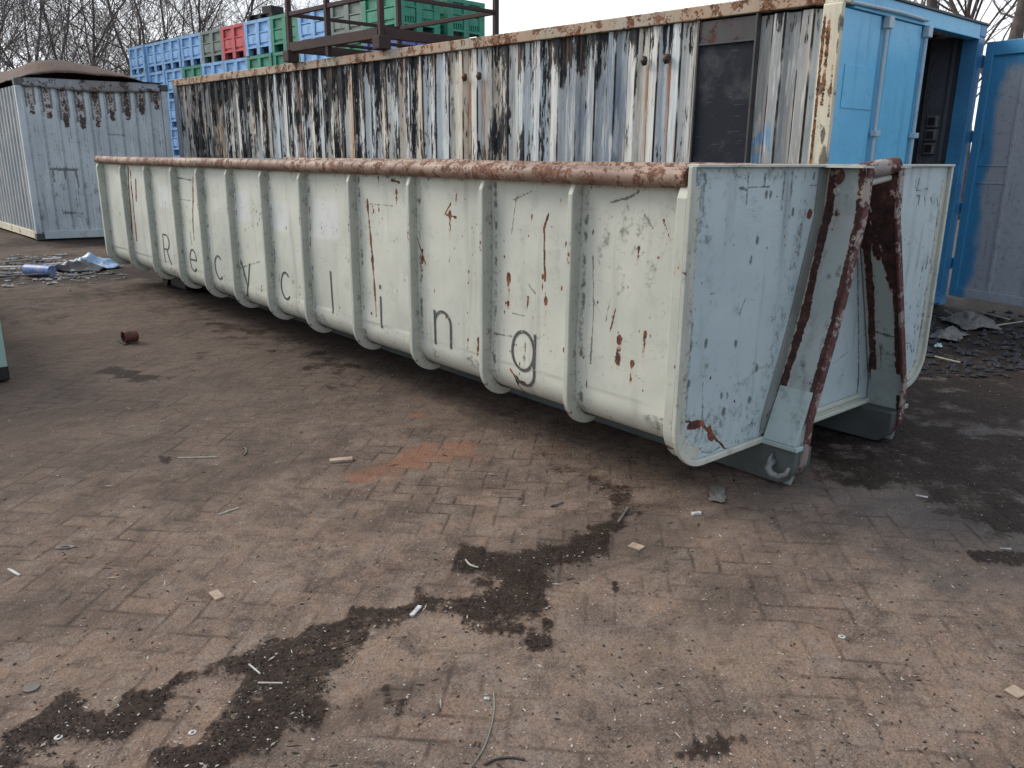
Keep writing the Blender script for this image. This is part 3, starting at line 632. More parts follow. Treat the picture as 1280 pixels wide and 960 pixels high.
# skid rails with rounded toes
for x0, x1 in ((3.43, 3.58), (4.47, 4.62)):
    if x0 < 4: xa, xb = 3.455, 3.60
    else: xa, xb = 4.45, 4.595
    poly = [(xa, 1.915, .188), (xa, 1.915, .13)] + [(xa, 1.915 + .10 * (1 - math.cos(a)), .12 - .117 * math.sin(a)) for a in np.linspace(0, math.pi / 2, 8)] + [(xa, 10.6, .003), (xa, 10.7, .03), (xa, 10.72, .188)]
    mb = MB(); mb.extrude(poly[::-1], (xb - xa, 0, 0)); rel(mb.build('skid_rail', M_rail, bev=.006))
for k, y in enumerate(np.arange(2.6, 10.6, .72)):
    mb = MB(); mb.box((3.61, y, .19), (4.44, y + .06, .262)); rel(mb.build('cross_member', M_rail))
# rope hook on the near rail
mb = MB(); mb.tube([(3.452, 2.03, .115), (3.425, 2.03, .105), (3.40, 2.025, .085), (3.395, 2.00, .065), (3.40, 1.965, .062), (3.415, 1.935, .080), (3.418, 1.925, .115)], .015, 10, rs=[.02, .02, .018, .018, .016, .013, .007])
mb.tube([(3.45, 2.035, .16), (3.425, 2.035, .13), (3.41, 2.03, .10)], .01, 8, rs=[.004, .010, .015]); rel(mb.build('rope_hook', M_bright, smooth=True))
# rear rollers
for x0 in (3.20, 4.66):
    mb = MB(); mb.tube([(x0 - .02, 10.25, .11), (x0 + .20, 10.25, .11)], .105, 24); rl = rel(mb.build('roller', M_dark, smooth=True, sharp=40))
    mb = MB(); mb.tube([(x0 - .035, 10.25, .11), (x0 - .021, 10.25, .11)], .03, 12); q = mb.build('axle_cap', M_rail); q.parent = rl
    mb = MB(); mb.box((x0, 9.6, .03), (x0 + .19, 10.1, .26)); rel(mb.build('roller_bracket', M_dark, bev=.01))

# letters, painted strokes a hair proud of the wall
def arc(cx, cy, rx, ry, a0, a1, n=16): return [(cx + rx * math.cos(math.radians(a0 + (a1 - a0) * k / n)), cy + ry * math.sin(math.radians(a0 + (a1 - a0) * k / n))) for k in range(n + 1)]
XH = .215
GL = {
 'R': (.19, [[(0, 0), (0, .30)], [(0, .30), (.10, .30)] + arc(.10, .225, .075, .075, 90, -90) + [(0, .15)], [(.09, .15), (.185, 0)]]),
 'e': (.18, [[(.005, .115), (.175, .115)] + arc(.09, .108, .087, .107, 5, 320)]),
 'c': (.17, [arc(.09, .108, .087, .107, 48, 312)]),
 'y': (.17, [[(0, XH), (.085, .005)], [(.17, XH), (.07, -.055), (.04, -.08), (.01, -.082)]]),
 'l': (.0, [[(0, 0), (0, .31)]]),
 'i': (.0, [[(0, 0), (0, XH)], [(0, .265), (0, .292)]]),
 'n': (.16, [[(0, 0), (0, XH)], [(0, .13)] + arc(.08, .135, .08, .08, 170, 0, 10) + [(.16, 0)]]),
 'g': (.18, [arc(.088, .108, .088, .107, 0, 360, 28), [(.18, XH), (.18, -.01)] + arc(.095, -.01, .085, .075, 0, -150, 12)]),
}
def stroke_mesh(mb, P, wd, to3):
    n = len(P); Lp = []; Rp = []; P2 = []
    for a, b in zip(P[:-1], P[1:]):   # densify so it follows the curve of the wall
        m_ = max(1, int(math.hypot(b[0] - a[0], b[1] - a[1]) / .02))
        for k in range(m_): P2.append((a[0] + (b[0] - a[0]) * k / m_, a[1] + (b[1] - a[1]) * k / m_))
    P2.append(P[-1]); P = P2; n = len(P)
    for i in range(n):
        a = P[max(i - 1, 0)]; b = P[min(i + 1, n - 1)]; dx, dy = b[0] - a[0], b[1] - a[1]; l = math.hypot(dx, dy) or 1; nx, ny = -dy / l * wd / 2, dx / l * wd / 2
        Lp.append((P[i][0] + nx, P[i][1] + ny)); Rp.append((P[i][0] - nx, P[i][1] - ny))
    vs_ = []; fs = []
    for (a, b) in zip(Lp, Rp): vs_ += [to3(*a, 0.0), to3(*b, 0.0), to3(*b, .002), to3(*a, .002)]
    for i in range(n - 1):
        for j in range(4): q = i * 4 + j; p = i * 4 + (j + 1) % 4; fs.append((q, p, p + 4, q + 4))
    m_ = len(vs_); fs += [(3, 2, 1, 0), (m_ - 4, m_ - 3, m_ - 2, m_ - 1)]
    mb.add(vs_, fs)
for chn, yc in zip('Recycling', (8.90, 8.14, 7.49, 6.865, 6.10, 5.33, 4.65, 3.945, 3.205)):
    wdt, strokes = GL[chn]; mb = MB()
    for j, P in enumerate(strokes):
        def to3(x, z, o, yc=yc, wdt=wdt, j=j):
            Y = yc + wdt / 2 - x; Z = .44 + z; s = 1.46 - Z if Z >= .42 else 1.04 + .15 * math.asin(min(1, (.42 - Z) / .15))
            px, pz = prof(s, 0.0); d = float(LDENT(np.array([Y]), np.array([s]))[0]) * (s < 1.0)
            return (float(px) + d - .0015 - o - .0004 * j, Y, float(pz))
        stroke_mesh(mb, P, .0165, to3)
    rel(mb.build('letter', M_letter))
#PART2
# ================================================================== LONG PEELING CONTAINER WITH BLUE END
C0 = Vector((6.64743504, 3.69305642, 0)); DV = Vector((-0.07513936, 0.99717304, 0)); EV = Vector((1, .01, 0)).normalized()
LEN, WID, HGT = 12.95, 2.97, 2.9
def LC(a, w, z): p = C0 + DV * a + EV * w; return (p.x, p.y, z)
def lcf(a, w, z): return LC(a, w, z)      # box() passes (along, across, z)
box2 = empty('shipping_container', LC(0, 0, 0), label='long shipping container with white and black peeling corrugated side and bright blue door end', cat='shipping container')
def par(o, root):
    o.parent = root; o.matrix_parent_inverse = Matrix.Translation(-Vector(root.location)) if root.rotation_euler.z == 0 else root.matrix_world.inverted(); return o
def peel_mat():
    m, nt = mat('peeling_side'); g = G(nt); u, z = g.uv(); co = g.coord()
    flat = g.m('FLOOR', g.m('DIVIDE', g.m('ADD', u, .013), .13)); sub = g.m('FLOOR', g.m('DIVIDE', u, .052))
    r1 = g.wn(flat).outputs[0]; r2_ = g.wn(sub).outputs[0]; r3 = g.wn(g.m('ADD', flat, 71.3)).outputs[0]
    base = g.ramp(r1, [(0, (.60, .65, .66)), (.30, (.70, .69, .64)), (.50, (.66, .56, .43)), (.64, (.33, .32, .29)), (.69, (.52, .33, .19)), (.75, (.34, .16, .085)), (.79, (.46, .53, .57)), (.87, (.70, .66, .56))], 'CONSTANT')
    base = g.mix(g.m('MULTIPLY', r2_, .22), base, (.34, .33, .30))
    def vec(su, sz, off=0.0):
        c = nt.nodes.new('ShaderNodeCombineXYZ'); g.put(c.inputs[0], g.m('MULTIPLY', u, su)); g.put(c.inputs[1], g.m('MULTIPLY', z, sz)); c.inputs[2].default_value = off; return c.outputs[0]
    # zones along the side
    grey = g.m('MULTIPLY', g.mr(u, .24, .30), g.mr(u, .76, .80, 1, 0)); base = g.mix(g.m('MULTIPLY', grey, .9), base, (.27, .275, .27))
    bluez = g.m('MULTIPLY', g.mr(u, 2.1, 2.3), g.mr(u, 3.0, 3.2, 1, 0)); base = g.mix(g.m('MULTIPLY', bluez, g.mr(g.noise(vec(6, .8), 1, 3), .4, .6, .1, .8)), base, (.05, .12, .23))
    base = g.mix(g.m('MULTIPLY', bluez, .35), base, (.22, .23, .23))
    farz = g.mr(u, 10.9, 11.6); base = g.mix(g.m('MULTIPLY', farz, .6), base, (.17, .19, .19))
    lowblue = g.m('MULTIPLY', g.mr(z, 1.75, 1.95, 1, 0), g.m('MULTIPLY', g.mr(u, .5, .6), g.mr(u, .76, .8, 1, 0))); base = g.mix(g.m('MULTIPLY', lowblue, g.mr(g.noise(co, 6, 3), .4, .5)), base, (.10, .25, .42))
    # peeled paint: black primer showing in long vertical flakes
    pn = g.m('ADD', g.m('MULTIPLY', g.noise(vec(15, 1.1), 1, 5, .6, .3), .55), g.m('MULTIPLY', g.noise(vec(48, 6.0, 3), 1, 5, .7, .5), .45))
    dens = g.m('ADD', g.mr(u, 3.0, 7.0, .0, .07), g.m('ADD', g.m('MULTIPLY', g.m('SUBTRACT', r3, .5), .12), g.m('MULTIPLY', g.mr(z, 2.3, 2.75, 0, .11), g.mr(u, 4.0, 7.0, 1.0, .35))))
    dens = g.m('ADD', dens, g.m('MULTIPLY', g.m('SUBTRACT', g.noise(vec(1.1, .9, 31), 1, 3, .5), .5), .34)); dens = g.m('SUBTRACT', dens, g.m('MULTIPLY', g.mr(u, .9, 2.0, .03, 0.0), 1.0)); dens = g.m('SUBTRACT', dens, g.m('MULTIPLY', grey, .04))
    pv = g.m('ADD', pn, dens); pm = g.mr(pv, .575, .592)
    # corner lines of every fold stay dark: fold shading put into the colour
    fr = g.m('FRACT', g.m('DIVIDE', u, .26)); ln = g.m('MINIMUM', g.m('ABSOLUTE', g.m('SUBTRACT', fr, .5)), g.m('MINIMUM', fr, g.m('SUBTRACT', 1.0, fr)))
    lm = g.m('MULTIPLY', g.mr(ln, .02, .05, 1, 0), g.mr(g.noise(vec(9, 1.6, 9), 1, 4), .40, .52))
    halo = g.m('MULTIPLY', g.mr(pv, .535, .58), .45)
    tn = g.noise(vec(26, 2.0, 21), 1, 4, .6); base = g.mix(g.m('MULTIPLY', g.mr(tn, .5, .68), .6), base, (.42, .42, .39)); base = g.mix(g.m('MULTIPLY', g.mr(tn, .5, .36), .5), base, (.78, .76, .70))
    col = g.mix(halo, base, (.20, .15, .11))
    mask = g.m('MAXIMUM', pm, lm)
    col = g.mix(g.m('MULTIPLY', g.mr(g.noise(vec(30, 1.1, 5), 1, 4), .52, .7), .5), col, (.12, .12, .11))
    col = g.mix(mask, col, g.mix(g.mr(g.noise(vec(30, 8, 1), 1, 4), .4, .7), (.010, .013, .018), (.06, .055, .05)))
    # rust runs
    rr = g.m('MULTIPLY', g.mr(g.noise(vec(17, .5, 13), 1, 3, .5), .60, .70), .75)
    col = g.mix(rr, col, (.30, .14, .07))
    for u0 in (4.60, 4.345, 1.95, 1.69):
        st = g.m('MULTIPLY', g.mr(g.m('ABSOLUTE', g.m('SUBTRACT', g.m('ADD', u, g.m('MULTIPLY', g.m('SUBTRACT', tn, .5), .06)), u0)), .02, .055, 1, 0), g.mr(z, 2.40, 2.46, 1, 0))
        col = g.mix(g.m('MULTIPLY', g.m('MULTIPLY', st, g.mr(z, 1.2, 2.4, .35, .95)), g.mr(g.noise(vec(30, 2.5, 8), 1, 4), .35, .55, .35, 1)), col, (.33, .155, .08))
    g.out(col, g.m('MULTIPLY_ADD', mask, .2, .55), g.bump(g.m('MULTIPLY', mask, -1), .003, .8), .3); return m
M_peel = peel_mat()
def corr(us0, us1, pitch=.26, dep=.036, ph=0.0):
    out = []; k = math.floor((us0 - ph) / pitch) - 1
    while True:
        for f, dd in ((.0, 0.0), (.36, 0.0), (.5, 1.0), (.86, 1.0)):
            x = ph + (k + f) * pitch
            if x >= us1: out.append((us1, out[-1][1])); return out
            if x > us0:
                if not out: out.append((us0, dd))
                out.append((x, dd))
        k += 1
def corr_sheet(name, a0, a1, z0, z1, pos, m, root, dep=.046, pitch=.26, nz=6):
    pr = corr(a0, a1, pitch); mb = MB(); vs_ = []; uv = []; fs = []; zs = np.linspace(z0, z1, nz)
    for (a, dd) in pr:
        for z in zs: vs_.append(pos(a, dd * dep, z)); uv.append((a, z))
    for i in range(len(pr) - 1):
        for j in range(nz - 1): q = i * nz + j; fs.append((q, q + nz, q + nz + 1, q + 1))
    mb.add(vs_, fs, uv); return par(mb.build(name, m), root)
# side towards the camera, in two runs either side of the boarded opening
A0, A1 = .765, 1.37
corr_sheet('side_wall', .16, A0, .16, 2.76, lambda a, d, z: LC(a, .02 + d, z), M_peel, box2)
corr_sheet('side_wall', A1, LEN - .15, .16, 2.78, lambda a, d, z: LC(a, .02 + d, z), M_peel, box2)
corr_sheet('side_wall', .16, LEN - .15, .16, 2.8, lambda a, d, z: LC(a, WID - .02 - d, z), M_grey, box2)
corr_sheet('rear_wall', .1, WID - .1, .16, 2.8, lambda a, d, z: LC(LEN - .02 - d, a, z), M_grey, box2)
# burnt board in the opening
def board_mat():
    m, nt = mat('burnt_board'); g = G(nt); co = g.coord()
    n = g.noise(co, 2.2, 7, .7); n2 = g.noise(g.map(co, (2, 2, 40)), 2, 3, .6)
    c = g.mix(g.mr(n, .45, .75), (.018, .02, .028), (.075, .075, .08)); c = g.mix(g.m('MULTIPLY', g.mr(n2, .64, .70), .35), c, (.17, .165, .16)); g.out(c, .8, g.bump(n, .006), .2); return m
mb = MB(); mb.box((A0 + .018, .03, .25), (A1 - .018, .05, 2.56), lcf); bd = par(mb.build('boarded_window', board_mat()), box2)
mb = MB()
for a_, b_ in (((A0, 0, .16), (A0 + .017, .06, 2.78)), ((A1 - .017, 0, .16), (A1, .06, 2.78)), ((A0 + .018, .005, 2.562), (A1 - .018, .05, 2.58))): mb.box(a_, b_, lcf)
par(mb.build('window_frame', paint('frame_steel', (.06, .06, .06), (.025, .025, .028), rust=.4, grime=.8, fade=(.14, .14, .14))), box2)
mb = MB(); mb.box((A0 + .018, .012, 2.582), (A1 - .018, .04, 2.765), lcf); par(mb.build('rusted_panel', paint('rusted_panel', (.055, .05, .05), (.02, .02, .022), fade=(.12, .12, .12), rust=.6, grime=.5, rc=((.015, .012, .012), (.07, .025, .022), (.13, .045, .035)))), box2)
for a0_ in (4.60, 4.345, 1.95, 1.69):
    mb = MB(); mb.tube([LC(a0_, -.006, 2.43), LC(a0_, -.018, 2.47), LC(a0_, -.006, 2.51)], .05, 10, rs=[.022, .036, .022]); par(mb.build('air_vent', paint('vent_rust', (.05, .035, .03), (.03, .02, .018), rust=.6, fade=(.08, .06, .05)), smooth=True), box2)
# rails and posts
mb = MB(); mb.box((.17, -.012, 2.785), (LEN - .17, .09, 2.90), lcf); par(mb.build('top_rail', M_rail_top, bev=.008), box2)
mb = MB(); mb.box((.17, WID - .09, 2.79), (LEN - .17, WID, 2.90), lcf); par(mb.build('top_rail', M_rail_top, bev=.008), box2)
mb = MB(); mb.box((.17, -.005, 0.02), (LEN - .17, .09, .158), lcf); par(mb.build('bottom_rail', M_rail), box2)
mb = MB(); mb.box((.17, WID - .09, 0.02), (LEN - .17, WID, .158), lcf); par(mb.build('bottom_rail', M_rail), box2)
for (a, w_, m_) in ((0, 0, M_cream), (LEN - .16, 0, M_grey), (0, WID - .18, M_bluedk), (LEN - .16, WID - .16, M_grey)):
    sw = .05 if (a == 0 and w_ == 0) else .16
    if sw == .05:
        cw = Wear()
        for q in ((.03, 1.55, .05, .20), (.05, 1.75, .03, .10), (.10, 1.42, .05, .1), (.12, 2.12, .05, .07), (.03, 2.1, .03, .06), (.01, 2.62, .02, .10), (.01, 2.45, .012, .1), (.14, 1.95, .012, .3)): cw.spot(*q, 1.0, 1)
        cw.line([(.13, 1.2), (.14, 2.7)], .02, .8, 0); cw.line([(.09, 2.0), (.10, 2.75)], .025, .55, 0); cw.line([(.02, 1.9), (.03, 2.3)], .015, .6, 0)
        def cpost(U, V): return C0.x + DV.x * U - .001, C0.y + DV.y * U, V
        par(sheet('corner_post', np.linspace(0, .159, 24), np.arange(.12, 2.781, .014), cpost, m_, None, cw, solid=.05, off=0), box2)
    else:
        mb = MB(); mb.box((a, w_, .12), (a + .159, w_ + sw, 2.78), lcf); p_ = par(mb.build('corner_post', m_, bev=.008), box2)
    for z in (0, 2.781):
        mb = MB(); mb.box((a - .004, w_ - .004, z), (a + .168, w_ + .165, z + .118), lcf); q = mb.build('corner_casting', M_rail_top if a else (M_cream if w_ == 0 else M_bluedk), bev=.01); par(q, box2)
mb = MB(); mb.box((.10, .10, 2.86), (LEN - .1, WID - .1, 2.88), lcf); par(mb.build('roof', simple('roof_steel', (.16, .13, .11), (.08, .05, .04))), box2)
mb = MB(); mb.box((.05, .06, .14), (LEN - .1, WID - .1, .16), lcf); par(mb.build('floor', M_inside), box2)
# door end
mb = MB(); mb.box((0, .17, 2.755), (.12, WID - .165, 2.895), lcf); par(mb.build('door_header', M_blue, bev=.006), box2)
mb = MB(); mb.box((0, .17, .03), (.12, WID - .165, .155), lcf); par(mb.build('door_sill', M_bluedk, bev=.006), box2)
mb = MB(); mb.tube([LC(-.012, .10, 2.79), LC(-.03, .9, 2.80), LC(-.02, 1.5, 2.795)], .016, 8); par(mb.build('rain_gutter', M_rod), box2)
mb = MB(); mb.box((-.02, .2, 2.897), (.12, WID, 2.915), lcf); par(mb.build('roof_edge', M_rail), box2)
# the cream post returns a little round the corner, the closed leaf beside it
leaf = par(empty('closed_door', LC(0, 0, 0)), box2)
def sub(o, p): o.parent = p; o.matrix_parent_inverse = (Matrix.Translation(-C0)); return o
leaf.location = (0, 0, 0); leaf.matrix_parent_inverse = Matrix.Identity(4)
mb = MB()
prof_l = [(.052, 0), (.70, 0), (.735, .035), (.86, .035), (.895, 0), (1.50, 0), (1.53, .03), (1.64, .03), (1.66, 0)]
vs_ = []; fs = []
for (w_, dd) in prof_l:
    for z in (.165, 2.75): vs_ += [LC(.02 + dd, w_, z)]
for (w_, dd) in prof_l:
    for z in (.165, 2.75): vs_ += [LC(.075, w_, z)]
n = len(prof_l)
for i in range(n - 1): fs += [(2 * i, 2 * i + 2, 2 * i + 3, 2 * i + 1), (2 * n + 2 * i, 2 * n + 2 * i + 1, 2 * n + 2 * i + 3, 2 * n + 2 * i + 2), (2 * i, 2 * n + 2 * i, 2 * n + 2 * i + 2, 2 * i + 2), (2 * i + 1, 2 * i + 3, 2 * n + 2 * i + 3, 2 * n + 2 * i + 1)]
fs += [(0, 1, 2 * n + 1, 2 * n), (2 * n - 2, 4 * n - 2, 4 * n - 1, 2 * n - 1)]
mb.add(vs_, fs); sub(mb.build('door_panel', M_blue, bev=.004), leaf)
mb = MB(); mb.box((.012, .15, 1.98), (.0195, .68, 2.33), lcf); sub(mb.build('cover_plate', M_blue, bev=.002), leaf)
for w_ in (.80, 1.585):
    mb = MB(); mb.tube([LC(.012, w_, .2), LC(.012, w_, 2.72)], .020, 12); rd = sub(mb.build('lock_rod', M_rod, smooth=True, sharp=50), leaf)
    for z in (2.66, 1.76, 1.2, .5):
        mb = MB(); mb.box((-.028, w_ - .045, z), (.03, w_ + .045, z + .05 + (.05 if z > 2 else 0)), lcf); q = mb.build('keeper', M_rod, bev=.006); q.parent = rd
# inside of the open half
mb = MB(); mb.box((.13, WID - .10, .16), (6.0, WID - .08, 2.8), lcf); mb.box((2.2, .1, .16), (2.22, WID - .1, 2.8), lcf); par(mb.build('inner_wall', M_inside), box2)
mb = MB(); mb.box((.10, 1.60, .16), (.14, 1.66, 2.8), lcf); par(mb.build('partition', M_inside), box2)
mb = MB(); mb.box((.42, WID - .16, .16), (.47, WID - .101, 2.8), lcf); mb.box((1.2, WID - .16, .16), (1.25, WID - .101, 2.8), lcf); par(mb.build('inner_stud', simple('stud', (.09, .09, .10), (.05, .05, .06))), box2)
for k in range(3):
    mb = MB(); mb.box((.30, WID - .17, 1.62 + k * .14), (.41, WID - .101, 1.74 + k * .14), lcf); bx = par(mb.build('socket_box', simple('socket_plastic', (.16, .17, .18), (.1, .1, .11), .5), bev=.008), box2)
    mb = MB(); mb.box((.32, WID - .178, 1.64 + k * .14), (.39, WID - .171, 1.72 + k * .14), lcf); q = mb.build('socket_lid', M_dark, bev=.002); q.parent = bx
mb = MB(); mb.box((.22, WID - .13, .16), (.26, WID - .101, 2.8), lcf); par(mb.build('cable_duct', M_inside), box2)
# open leaf, swung towards the camera
HP = Vector(LC(-.03, WID + .025, 0)); LD = Vector((-.215, -.977, 0)).normalized(); LN = Vector((-LD.y, LD.x, 0)) * -1
if LN.x > 0: LN = -LN
def LF(a, t, z): p = HP + LD * a + LN * t; return (p.x, p.y, z)      # a along leaf, t towards the camera side
def leaf_mat():
    m, nt = mat('open_leaf_paint'); g = G(nt); u, z = g.uv(); co = g.coord(); n = g.noise(co, 2.2, 5); n2 = g.noise(co, 20, 5, .7)
    edge = g.mr(g.m('ADD', u, g.m('MULTIPLY', g.m('SUBTRACT', n, .5), .3)), .16, .27)
    edge = g.m('MULTIPLY', edge, g.mr(g.m('ADD', z, g.m('MULTIPLY', g.m('SUBTRACT', n, .5), .6)), 2.35, 2.55, 1, 0))
    c = g.mix(edge, (.05, .24, .44), (.36, .38, .41)); c = g.mix(g.m('MULTIPLY', g.mr(n2, .5, .7), .45), c, (.10, .12, .15))
    c = g.mix(g.mr(g.noise(g.map(co, (14, 14, 1.5)), 1, 4), .64, .72), c, (.05, .04, .045)); g.out(c, .5, g.bump(n2, .002), .4); return m
M_leaf = leaf_mat()
ol = par(empty('open_door', tuple(HP)), box2); ol.location = tuple(HP - C0); ol.matrix_parent_inverse = Matrix.Identity(4)
def subl(o): o.parent = ol; o.matrix_parent_inverse = Matrix.Translation(-HP); return o
def lbox(mb, a, b): 
    n0 = len(mb.v); mb.box(a, b, LF); x0, y0, z0 = a; x1, y1, z1 = b
    mb.uv[n0:] = [(x0, z0), (x1, z0), (x1, z0), (x0, z0), (x0, z1), (x1, z1), (x1, z1), (x0, z1)]; return mb
mb = MB(); lbox(mb, (.09, 0, .20), (1.31, .02, 2.64)); subl(mb.build('door_panel', M_leaf))
mb = MB(); lbox(mb, (0, -.02, .10), (.088, .05, 2.74)); lbox(mb, (1.312, -.02, .10), (1.40, .05, 2.74)); lbox(mb, (.089, -.02, .10), (1.311, .045, .198)); lbox(mb, (.089, -.02, 2.60), (1.311, .045, 2.738)); subl(mb.build('door_frame', M_leaf, bev=.006))
mb = MB(); 
for a_ in (.42, .80): lbox(mb, (a_, .021, .20), (a_ + .035, .042, 2.60))
lbox(mb, (.089, .021, 1.50), (.42, .028, 1.512)); lbox(mb, (.089, .021, 1.32), (.42, .028, 1.335)); subl(mb.build('stiffener', M_leaf, bev=.004))
mb = MB(); mb.tube([LF(-.06, .03, .2), LF(-.065, .03, 1.4), LF(-.055, .03, 2.60)], .016, 8); subl(mb.build('door_gasket', simple('gasket', (.45, .50, .54), (.2, .22, .25), .6)))
for z in (.4, 1.0, 1.75, 2.5):
    mb = MB(); mb.box((-.10, -.035, z), (.02, .012, z + .11), LF); mb.tube([LF(-.05, .012, z - .01), LF(-.05, .012, z + .12)], .02, 10); subl(mb.build('hinge', M_bluedk, bev=.005))

# ================================================================== RUSTY BLUE-GREY CONTAINER, LEFT
Q0 = Vector((3.14, 17.15, 0)); a_ = math.radians(-8.5); QE = Vector((math.cos(a_), math.sin(a_), 0)); QD = Vector((math.cos(math.radians(91.5)), math.sin(math.radians(91.5)), 0))
def LQ(a, w_, z): p = Q0 + QD * a + QE * w_; return (p.x, p.y, z)
box3 = empty('shipping_container', LQ(0, 0, 0), label='short blue-grey shipping container at the far left with rust patches and a bulging rusty roof', cat='shipping container')
QW = 2.50; QH = 2.82
M_bg = paint('bluegrey_paint', (.52, .57, .585), (.43, .48, .505), rust=.10, speck=1.2, grime=.36, streak=.6, gc=(.075, .065, .058), fade=(.6, .65, .68), rc=((.03, .025, .025), (.07, .055, .05), (.13, .09, .07)), rough=.6)
M_bgside = paint('faded_side_paint', (.36, .37, .36), (.25, .28, .30), rust=.10, speck=.8, grime=.5, streak=.7, rough=.6)
we = Wear()
for k in range(9):
    w0 = .26 * (k + 1) - .045; dl = (.35, .42, .55, .58, .55, .42, .4, .3, .2)[k]
    we.rect(w0 - .05, w0 + .05, 2.72 - dl, 2.68, .08, .50, 1); we.line([(w0, 2.7), (w0 + .01, 2.6 - dl)], .07, .6, 0); we.line([(w0 - .06, 2.7 - dl), (w0 - .06, 2.7)], .03, 1, 1); we.line([(w0 + .06, 2.75 - dl), (w0 + .06, 2.7)], .03, 1, 1)
for k in range(10):
    for e_ in (.0936, .13, .2236, .26): we.line([(.26 * k + e_, .15), (.26 * k + e_ + .004, 2.7)], .012, .55, 1)  # dark streaks and fold shading painted along each corrugation edge
we.line([(.38, 1.27), (.80, 1.26)], .035, 1, 1); we.line([(.42, 1.25), (.42, 1.05)], .03, .8, 1); we.line([(.6, 1.25), (.6, 1.1)], .03, .8, 1); we.line([(.78, 1.26), (.80, .95)], .03, .8, 1)
we.line([(.5, .48), (.8, .47)], .03, .8, 1); we.line([(1.4, 1.9), (1.7, 1.88)], .02, .8, 1)
for k in range(26): we.spot(r2.uniform(.1, 2.4), r2.uniform(.15, 1.2), r2.uniform(.03, .12), r2.uniform(.05, .25), .5, 1)
pr = np.arange(.1, QW - .1, .0125)
def cf(U): f = np.mod(U / .26, 1.0); return np.interp(f, [0, .36, .5, .86, 1.0], [0, 0, 1, 1, 0]) * .036
def ew(U, V): dd = .02 + cf(U); return Q0.x + QD.x * dd + QE.x * U, Q0.y + QD.y * dd + QE.y * U, V
par(sheet('end_wall', pr, np.arange(.15, 2.70, .02), ew, M_bg, None, we, smooth=False), box3)
corr_sheet('side_wall', .16, 5.9, .16, 2.7, lambda a, d, z: LQ(a, .02 + d, z), M_bgside, box3)
corr_sheet('side_wall', .16, 5.9, .16, 2.7, lambda a, d, z: LQ(a, QW - .02 - d, z), M_bgside, box3)
corr_sheet('rear_wall', .1, QW - .1, .16, 2.7, lambda a, d, z: LQ(6.04 - d, a, z), M_bgside, box3)
fq = lambda x, y, z: LQ(y, x, z)
for (wx, ay) in ((0, 0), (QW - .10, 0), (0, 5.95), (QW - .1, 5.95)):
    mb = MB(); mb.box((wx, ay, .12), (wx + .10, ay + .10, 2.70), fq); par(mb.build('corner_post', M_cream if wx == 0 and ay > 9 else M_bg, bev=.008), box3)
    for z in (0, 2.70):
        mb = MB(); mb.box((wx - .005, ay - .005, z), (wx + .13, ay + .13, z + .119), fq); par(mb.build('corner_casting', M_rail, bev=.01), box3)
mb = MB(); mb.box((.13, 0, .02), (QW - .13, .09, .16), fq); par(mb.build('bottom_rail', M_bg, bev=.005), box3)
mb = MB(); mb.box((0, .14, .02), (.09, 5.9, .158), fq); par(mb.build('bottom_rail', M_cream, bev=.005), box3)
M_dome = paint('rusty_roof', (.085, .05, .037), (.06, .042, .034), rust=.5, grime=.5, streak=.1, speck=1, fade=(.10, .07, .06), rc=((.035, .022, .018), (.11, .06, .045), (.18, .10, .07)), rough=.85)
M_rack2 = paint('dark_header', (.15, .14, .13), (.22, .24, .26), rust=.6, grime=.6, rc=((.02, .015, .014), (.06, .04, .035), (.12, .08, .06)))
def header(U, V):   # sagging header folded over: V 0 bottom front .. 1 top back
    z = 2.66 + V * .17 + .03 * np.cos(U / QW * 6.28) * (1 - V); dd = -.01 + V * .05
    return Q0.x + QD.x * dd + QE.x * U, Q0.y + QD.y * dd + QE.y * U, z
par(sheet('top_rail', np.linspace(.12, QW - .12, 60), np.linspace(0, 1, 5), header, M_rack2, None, None, solid=.02), box3)
def dome(U, V):
    w_ = U * QW; a = V * 6.0; bell = np.clip(np.sin(np.clip((U - .04) / .80, 0, 1) * math.pi), 0, 1) ** .75
    hgt = .40 * bell * np.clip(np.sin(np.clip(V * 1.0 + .02, 0, 1) * math.pi) * 2.2, 0, 1) ** .6 + .10 * (fbm(w_ * 1.6, a * .8, 4) - .3)
    hgt = hgt * (1 + .12 * np.sin(U * 9))
    return Q0.x + QD.x * a + QE.x * w_, Q0.y + QD.y * a + QE.y * w_, 2.81 + hgt
par(sheet('bulging_roof', np.linspace(0.02, .98, 70), np.linspace(0.0, 1, 60), dome, M_dome, None, None, solid=.01), box3)

